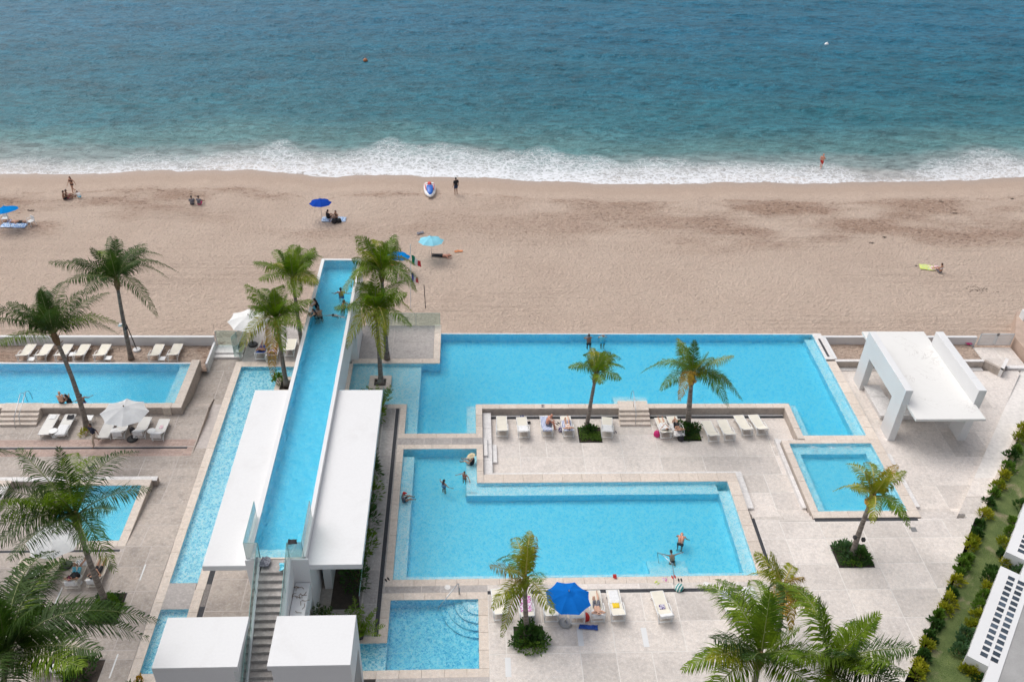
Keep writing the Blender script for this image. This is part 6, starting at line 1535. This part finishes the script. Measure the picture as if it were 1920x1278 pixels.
SKIN = dict(l=basic('fair_skin', (.62, .37, .26), .5, .05), m=basic('tanned_skin', (.46, .24, .15), .5, .05), d=basic('brown_skin', (.26, .13, .08), .5, .05), r=basic('sunburnt_skin', (.60, .27, .18), .5, .05))
HAIR = dict(black=basic('black_hair', (.012, .010, .010), .5, .2), brown=basic('brown_hair', (.06, .03, .018), .5, .2), grey=basic('grey_hair', (.4, .38, .36), .6, .1), straw=cloth('straw_hat', (.74, .62, .40)), red=cloth('red_cap', (.6, .02, .03)), maroon=cloth('maroon_cap', (.16, .02, .05)), white=cloth('white_cap', (.8, .8, .8)), dark=cloth('dark_cap', (.03, .03, .035)))
def person(label, pos, kind, rz=0.0, skin='m', hair='black', top=None, bottom='dark', long=False, hat=None, bald=False, s=1.0, vox=.016, sunk=None, tilt=None):
    """top/bottom: (TOWEL key, style) style: shirt, vest, bikini, suit / shorts, trousers, brief"""
    r = thing('person', label, 'person', pos, rz); r.scale = (s, s, s)
    P = pose(kind); c = []
    tl = lambda a, b, t: a.lerp(b, t)
    pe, ch, ne, he = P['pe'], P['ch'], P['ne'], P['he']
    side = V(1, 0, 0)
    for k in (-1, 1): c.append((pe + side * .06 * k, ch + side * .075 * k, .105, .105)); c.append((ch + side * .07 * k, tl(ch, ne, .55) + side * .08 * k, .105, .085))
    c += [(P['sl'], P['sr'], .058, .058), (tl(ch, ne, .6), ne, .07, .055), (ne, he, .052, .055)]
    up = (he - ne).normalized(); fw = (side.cross(up)) * -1
    if fw.y < 0 and kind not in ('lie', 'liebent', 'flat'): fw = -fw
    if kind in ('lie', 'liebent'): fw = V(0, .5, .85).normalized()
    if kind == 'flat': fw = V(0, 0, 1)
    c += [(he - up * .035 + fw * .01, he + up * .045, .078, .088), (he - up * .07 + fw * .04, he - up * .05 + fw * .045, .045, .048)]
    c.append((he + fw * .095 - up * .005, he + fw * .105 - up * .028, .010, .015))            # nose
    for k in (-1, 1): c.append((he + side * .088 * k, he + side * .092 * k - up * .03, .016, .012))  # ears
    for a_, e_, h_ in (('sl', 'el', 'hl'), ('sr', 'er', 'hr')):
        c += [(P[a_], P[e_], .050, .038), (P[e_], P[h_], .038, .026)]
        dh = (P[h_] - P[e_]).normalized(); sd_ = dh.cross(V(0, 0, 1)); sd_ = sd_.normalized() if sd_.length > .1 else V(0, 1, 0)
        c.append((P[h_] + dh * .02, P[h_] + dh * .075, .030, .032))
        for j, (o_, l_) in enumerate(((-.028, .065), (-.010, .08), (.010, .078), (.027, .06))):
            q = P[h_] + dh * .085 + sd_ * o_; m_ = q + dh * l_ * .5 + V(0, 0, -.004); c += [(q, m_, .0105, .010), (m_, m_ + dh * l_ * .5 + V(0, 0, -.016), .010, .009)]
        q = P[h_] + dh * .035 + sd_ * .03; c.append((q, q + dh * .04 + sd_ * .035, .012, .010))
    for h_, k_, a_ in (('cl', 'kl', 'al'), ('cr', 'kr', 'ar')):
        c += [(P[h_], P[k_], .088, .056), (P[k_], tl(P[k_], P[a_], .35), .055, .056), (tl(P[k_], P[a_], .35), P[a_], .054, .036)]
        sh = (P[a_] - P[k_]).normalized(); ft = V(0, 1, -.25) if kind not in ('lie', 'liebent', 'sit', 'flat', 'swim') else (V(0, .35, 1) if kind not in ('flat', 'swim') else V(0, 1, .4)) if kind != 'swim' else V(0, -1, -.1)
        ft = ft.normalized(); c += [(P[a_] - ft * .04, P[a_] + ft * .13 + V(0, 0, -.01), .036, .026)]
    fused('body', c, SKIN[skin], r, vox)
    g = .014
    def cloth_caps(lst, nm, key): fused(nm, [(a, b, r1 + g, r2 + g) for a, b, r1, r2 in lst], TOWEL[key] if key in TOWEL else key, r, .02)
    tor = [(pe + side * .06 * k + (ch - pe) * .12, ch + side * .075 * k, .105, .105) for k in (-1, 1)] + [(ch + side * .07 * k, tl(ch, ne, .45) + side * .08 * k, .105, .088) for k in (-1, 1)]
    if top:
        key, sty = top
        if sty in ('shirt', 'vest'):
            l = tor + [(P['sl'], P['sr'], .058, .058)]
            if sty == 'shirt': l += [(P['sl'], tl(P['sl'], P['el'], .6), .055, .05), (P['sr'], tl(P['sr'], P['er'], .6), .055, .05)]
            cloth_caps(l, 'shirt', key)
        elif sty == 'suit': cloth_caps(tor + [(pe + side * .05 * k, pe + side * .06 * k + (P['cl'] - pe) * .1, .105, .1) for k in (-1, 1)], 'swimsuit', key)
        elif sty == 'bikini': cloth_caps([(tl(ch, ne, .2) + side * .085 * k, tl(ch, ne, .28) + side * .075 * k, .100, .092) for k in (-1, 1)], 'bikini_top', key)
    if bottom:
        key, sty = bottom if isinstance(bottom, tuple) else (bottom, 'shorts')
        l = [(pe + side * .06, pe - side * .06, .108, .108), (tl(pe, P['cl'], .5) + side * .04, tl(pe, P['cl'], .5) - side * .04, .1, .1)]
        if sty in ('shorts', 'trousers'):
            e = .55 if sty == 'shorts' else 1
            l += [(P['cl'], tl(P['cl'], P['kl'], e), .092, .078 if e < 1 else .06), (P['cr'], tl(P['cr'], P['kr'], e), .092, .078 if e < 1 else .06)]
            if e == 1: l += [(P['kl'], tl(P['kl'], P['al'], .92), .06, .052), (P['kr'], tl(P['kr'], P['ar'], .92), .06, .052)]
        cloth_caps(l, {'shorts': 'shorts', 'trousers': 'trousers', 'brief': 'swim_brief'}[sty], key)
    bk = -fw
    if not bald and hat is None:
        l = [(he + up * .02 + bk * .022, he + up * .055 + bk * .01, .090, .085), (he - up * .03 + bk * .045, he + up * .03 + bk * .03, .066, .078)]
        if long: l += [(he - up * .02 + bk * .05, ne + bk * .07, .065, .05), (ne + bk * .07, tl(ne, ch, .6) + bk * .11, .05, .035)]
        fused('hair', l, HAIR[hair], r, .014)
    if hat:
        hm, hs = hat
        hb = MB(); a_, b_ = (.098, .26) if hs == 'brim' else (.098, .10)
        rot_ = up.to_track_quat('Z', 'Y').to_matrix()
        pr = [(b_, .035), (b_ * .98, .045), (a_, .05), (.092, .11), (.06, .135), (.01, .14)]; n_ = 14; vs = []; fs = []
        for rr, z in pr:
            for k in range(n_): vs.append(he + rot_ @ V(rr * math.cos(2 * PI * k / n_), rr * math.sin(2 * PI * k / n_), z - .02))
        for i in range(len(pr) - 1):
            for k in range(n_): fs.append((i * n_ + k, i * n_ + (k + 1) % n_, (i + 1) * n_ + (k + 1) % n_, (i + 1) * n_ + k))
        fs.append(tuple(range((len(pr) - 1) * n_, len(pr) * n_))); hb.add(vs, fs)
        if hs == 'cap': q = he + fw * .1 + up * .03; hb.add([q - side * .07, q + side * .07, q + fw * .09 + side * .045, q + fw * .09 - side * .045], [(0, 1, 2, 3)])
        hb.build('hat', HAIR[hm], r, smooth=True)
        if long: fused('hair', [(he + bk * .05, ne + bk * .07, .06, .05), (ne + bk * .07, tl(ne, ch, .6) + bk * .11, .05, .035)], HAIR[hair], r, .014)
    # eyes
    for k in (-1, 1):
        q = he + fw * .086 + side * .032 * k + up * .012
        MB().lathe([(.004, -.006), (.011, 0), (.004, .006)], q, 6).build('eye', MT['rubber'], r)
    return r

def at_p(u, v, z): q = at(u, v, z); return (q.x, q.y)
B5 = 4.93
def inpool(u, v, zw, chest, depthz, **k): pass
# bridge pool: feet hidden under water; z given so that the water meets the wanted height
def wading(label, u, v, zw, h, **k):
    q = at(u, v, zw + .25); return person(label, (q.x, q.y, zw - h), **k)
wading('man with black hair wading away in the middle of the bridge pool, seen from behind', 639, 546, B5, 1.22, kind='wade', rz=0, skin='m', top=None, bottom=('blue', 'shorts'))
wading('man without a shirt in the bridge pool near its right wall, hand on his head', 641, 569, B5, 1.22, kind='edge', rz=-1.3, skin='m', bottom=('dark', 'shorts'), hair='brown')
wading('woman with long black hair leaning on the left wall of the bridge pool, upper one', 594, 566, B5, 1.2, kind='edge', rz=1.4, skin='l', long=True, top=('dark', 'suit'), bottom=None)
wading('woman in a black top resting an arm on the left bridge wall, lower one', 592, 585, B5, 1.22, kind='edge', rz=1.5, skin='l', long=True, top=('dark', 'bikini'), bottom=('dark', 'brief'))
wading('person behind the lower woman at the left wall of the bridge pool', 599, 584, B5, 1.22, kind='edge', rz=.6, skin='m', hair='brown', bottom=('dark', 'shorts'))
q = at(626, 590, B5); person('swimmer with black hair floating towards the camera in the bridge pool', (q.x, q.y, B5), 'swim', PI - .1, 'l', 'black', bottom=('grey', 'brief'))
# long pool edge
wading('person with arms raised at the far edge of the long pool, left one of two', 1105, 636, -.05, 1.1, kind='edge', rz=0.2, skin='d', hair='brown', bottom=('dark', 'shorts'))
wading('person in a white cap resting on the far edge of the long pool', 1131, 634, -.05, 1.15, kind='edge', rz=0, skin='m', hat=('white', 'cap'), top=('aqua', 'vest'), bottom=('aqua', 'brief'))
# sunken deck
p_, a_, rz_ = SDP[2]; person('bald sunburnt man sitting on the striped towel with his feet on the deck', (p_[0] + .05, p_[1] - .0, zD), 'bench', -1.45, 'r', bald=True, bottom=('grey', 'shorts'))
p_, a_, rz_ = SDP[3]; person('woman with black hair lying on the lounger left of the wind blown palm', (p_[0], p_[1] + .1, zD), 'liebent', rz_, 'l', 'black', top=('white', 'bikini'), bottom=('white', 'brief'), long=True)
p_, a_, rz_ = SDP[5]; person('person in a white top lying on the lounger right of the stone steps', (p_[0], p_[1] + .15, zD), 'lie', rz_, 'l', 'brown', top=('white', 'shirt'), bottom=('white', 'shorts'))
p_, a_, rz_ = SDP[6]; person('tanned person reclining with arms up beside the broad palm', (p_[0], p_[1] - .05, zD), 'liebent', rz_, 'm', 'black', top=('dark', 'bikini'), bottom=('dark', 'shorts'))
# large pool
q = at(885, 873, -.4); person('woman in a straw hat and dark swimsuit sitting on the pool shelf', (q.x, q.y, -.38), 'sit', 1.15, 'l', 'black', top=('dark', 'suit'), bottom=('dark', 'brief'), hat=('straw', 'brim'))
wading('child in a red swimsuit standing beside the woman in the straw hat', 871, 889, -.05, .8, kind='wade', rz=2.6, skin='m', hair='black', top=('red', 'bikini'), bottom=('red', 'brief'), s=.75)
wading('girl with long black hair wading left of the woman in the straw hat', 832, 902, -.05, 1.1, kind='wade', rz=-.8, skin='m', hair='black', long=True, top=('purple', 'suit'), bottom=('purple', 'brief'), s=.85)
q = at(757, 940, -.3); person('boy in a red cap and striped shirt sitting in the large pool', (q.x, q.y, -.36), 'sit', -1.3, 'm', hat=('red', 'cap'), top=('grey', 'shirt'), bottom=('dark', 'shorts'), s=.9)
wading('man with a bare red back bending over in the large pool', 1278, 1008, -.05, 1.14, kind='bend', rz=-.3, skin='r', hair='grey', bottom=('dark', 'shorts'))
q = at(1260, 1040, -.05); person('dark haired swimmer below the bending man in the large pool', (q.x, q.y, -.07), 'swim', .1, 'm', 'black', bottom=('dark', 'brief'), s=.9)
# front row
p_, a_, rz_ = FRP[4]; person('man in dark shorts lying right of the blue umbrella with his arms behind his head', (p_[0], p_[1] + .05, 0), 'liebent', rz_, 'l', 'brown', bottom=('grey', 'shorts'))
# left pool
q = at(115, 757, 0); person('bald man sitting on the rim of the left pool with his back to the camera', (q.x, q.y + .1, -.02), 'sit', -.1, 'l', bald=True, bottom=('dark', 'shorts'))
wading('dark haired person in the left pool talking to the bald man', 129, 747, -.05, 1.15, kind='edge', rz=1.4, skin='m', hair='black', long=True, top=('dark', 'suit'), bottom=None)
wading('person in the left pool just right of the leaning palm trunk', 152, 744, -.05, 1.25, kind='wade', rz=.5, skin='m', hair='brown', bottom=('blue', 'shorts'))
# attendant
q = at(181, 833, zD); person('attendant in a dark shirt and beige trousers walking across the striped paving', (q.x, q.y, zD), 'stride', 2.5, 'd', 'black', top=(cloth('navy_polo', (.02, .025, .05)), 'shirt'), bottom=(cloth('beige_trousers', (.50, .40, .31)), 'trousers'))
# lower left
p_, a_, rz_ = L4P[2]; person('person in a maroon cap lying on a beige lounger beside the umbrella base', (p_[0], p_[1] + .1, 0), 'liebent', rz_, 'm', hat=('maroon', 'cap'), top=('dark', 'vest'), bottom=('aqua', 'shorts'))
p_, a_, rz_ = L4P[3]; person('person in dark shorts lying on the beige lounger behind the leaning palm trunk', (p_[0], p_[1] + .1, 0), 'lie', rz_, 'm', 'black', top=('dark', 'vest'), bottom=('dark', 'shorts'))
# terrace
p_, a_, rz_ = TRP[0]; person('person lying on the blue towel on the terrace left of the bridge', (p_[0], p_[1] + .2, 0), 'lie', rz_, 'm', 'brown', bottom=('blue', 'shorts'))
p_, a_, rz_ = TRP[1]; person('person in purple lying on the middle terrace lounger', (p_[0], p_[1] + .2, 0), 'lie', rz_, 'l', 'brown', top=('purple', 'suit'), bottom=('purple', 'brief'))
# beach
def onsand(label, u, v, kind, rz, vox=.022, **k): q = atb(u, v); return person(label, (q.x, q.y, q.z), kind, rz, vox=vox, **k)
onsand('man in a black shirt and dark shorts standing right of the jet ski', 855, 365, 'stand', .5, skin='d', hair='black', top=('dark', 'shirt'), bottom=(cloth('dark_blue_shorts', (.02, .04, .10)), 'shorts'), s=1.06)
q = at(1538, 316, -2.6); person('man in red shorts walking in the shallow surf at the right', (q.x, q.y, -2.65), 'run', -.6, 'r', bald=True, bottom=('red', 'shorts'), vox=.02)
onsand('thin person standing on the sand between the seated pair and the child', 139, 362, 'walk', 2.8, skin='m', hair='black', long=True, top=('dark', 'bikini'), bottom=('dark', 'brief'))
onsand('person with a bare brown back sitting at the left of the beach', 121, 374, 'sit', -1.2, skin='d', hair='black', bottom=('dark', 'shorts')); onsand('person sitting close beside the bare backed one, at the left of the beach', 126, 372, 'sit', -1.2, skin='d', hair='black', bottom=('magenta', 'shorts'))
onsand('child in a blue and white shirt crouching over the sand on the left', 150, 372, 'crouch', .8, skin='m', hair='black', top=('white', 'shirt'), bottom=('aqua', 'shorts'), s=.8)
onsand('person in dark clothes sitting alone in mid beach, left one of a pair', 361, 384, 'sit', .2, skin='d', hair='black', top=('grey', 'shirt'), bottom=('dark', 'shorts')); onsand('person in dark clothes sitting alone in mid beach, right one of a pair', 374, 384, 'sit', -.2, skin='d', hair='black', top=('grey', 'shirt'), bottom=('magenta', 'shorts'))
onsand('dark haired person sitting on the towel below the deep blue umbrella', 615, 410, 'sit', -.9, skin='m', hair='black', top=('dark', 'shirt'), bottom=('dark', 'shorts')); onsand('tanned person sitting right of the deep blue umbrella pole', 631, 411, 'sit', 2.4, skin='m', hair='brown', top=('dark', 'bikini'), bottom=('dark', 'shorts'))
bag('black backpack in front of the group near the deep blue umbrella', atb(627, 418), (.5, .4, .45), 'dark', 21, 'backpack'); bag('second black backpack right of the other in front of the group', atb(636, 417), (.45, .4, .42), 'dark', 22, 'backpack')
onsand('person with curly black hair lying on the sand below the pale blue umbrella', 829, 481, 'flat', 1.45, skin='r', hair='black', long=True, top=None, bottom=('dark', 'trousers'))
onsand('person sitting in the shade of the mid blue umbrella behind the palm', 741, 500, 'sit', 1.0, skin='r', hair='brown', bottom=('orange', 'shorts'))
onsand('woman with a bare tanned back sitting on the sand at the right', 1762, 511, 'sit', .5, skin='m', hair='brown', top=('white', 'bikini'), bottom=('grey', 'shorts'))
onsand('tanned person lying under the left edge beach umbrella, left one', 22, 417, 'flat', 1.4, skin='m', hair='brown', bottom=('purple', 'shorts')); onsand('tanned person lying under the left edge beach umbrella, right one', 42, 418, 'flat', 1.6, skin='d', hair='black', bottom=('dark', 'shorts'))

# drop the lounger prototypes
for d in LPR.values():
    for o in d.values():
        for ch in list(o.children): bpy.data.objects.remove(ch)
        bpy.data.objects.remove(o)
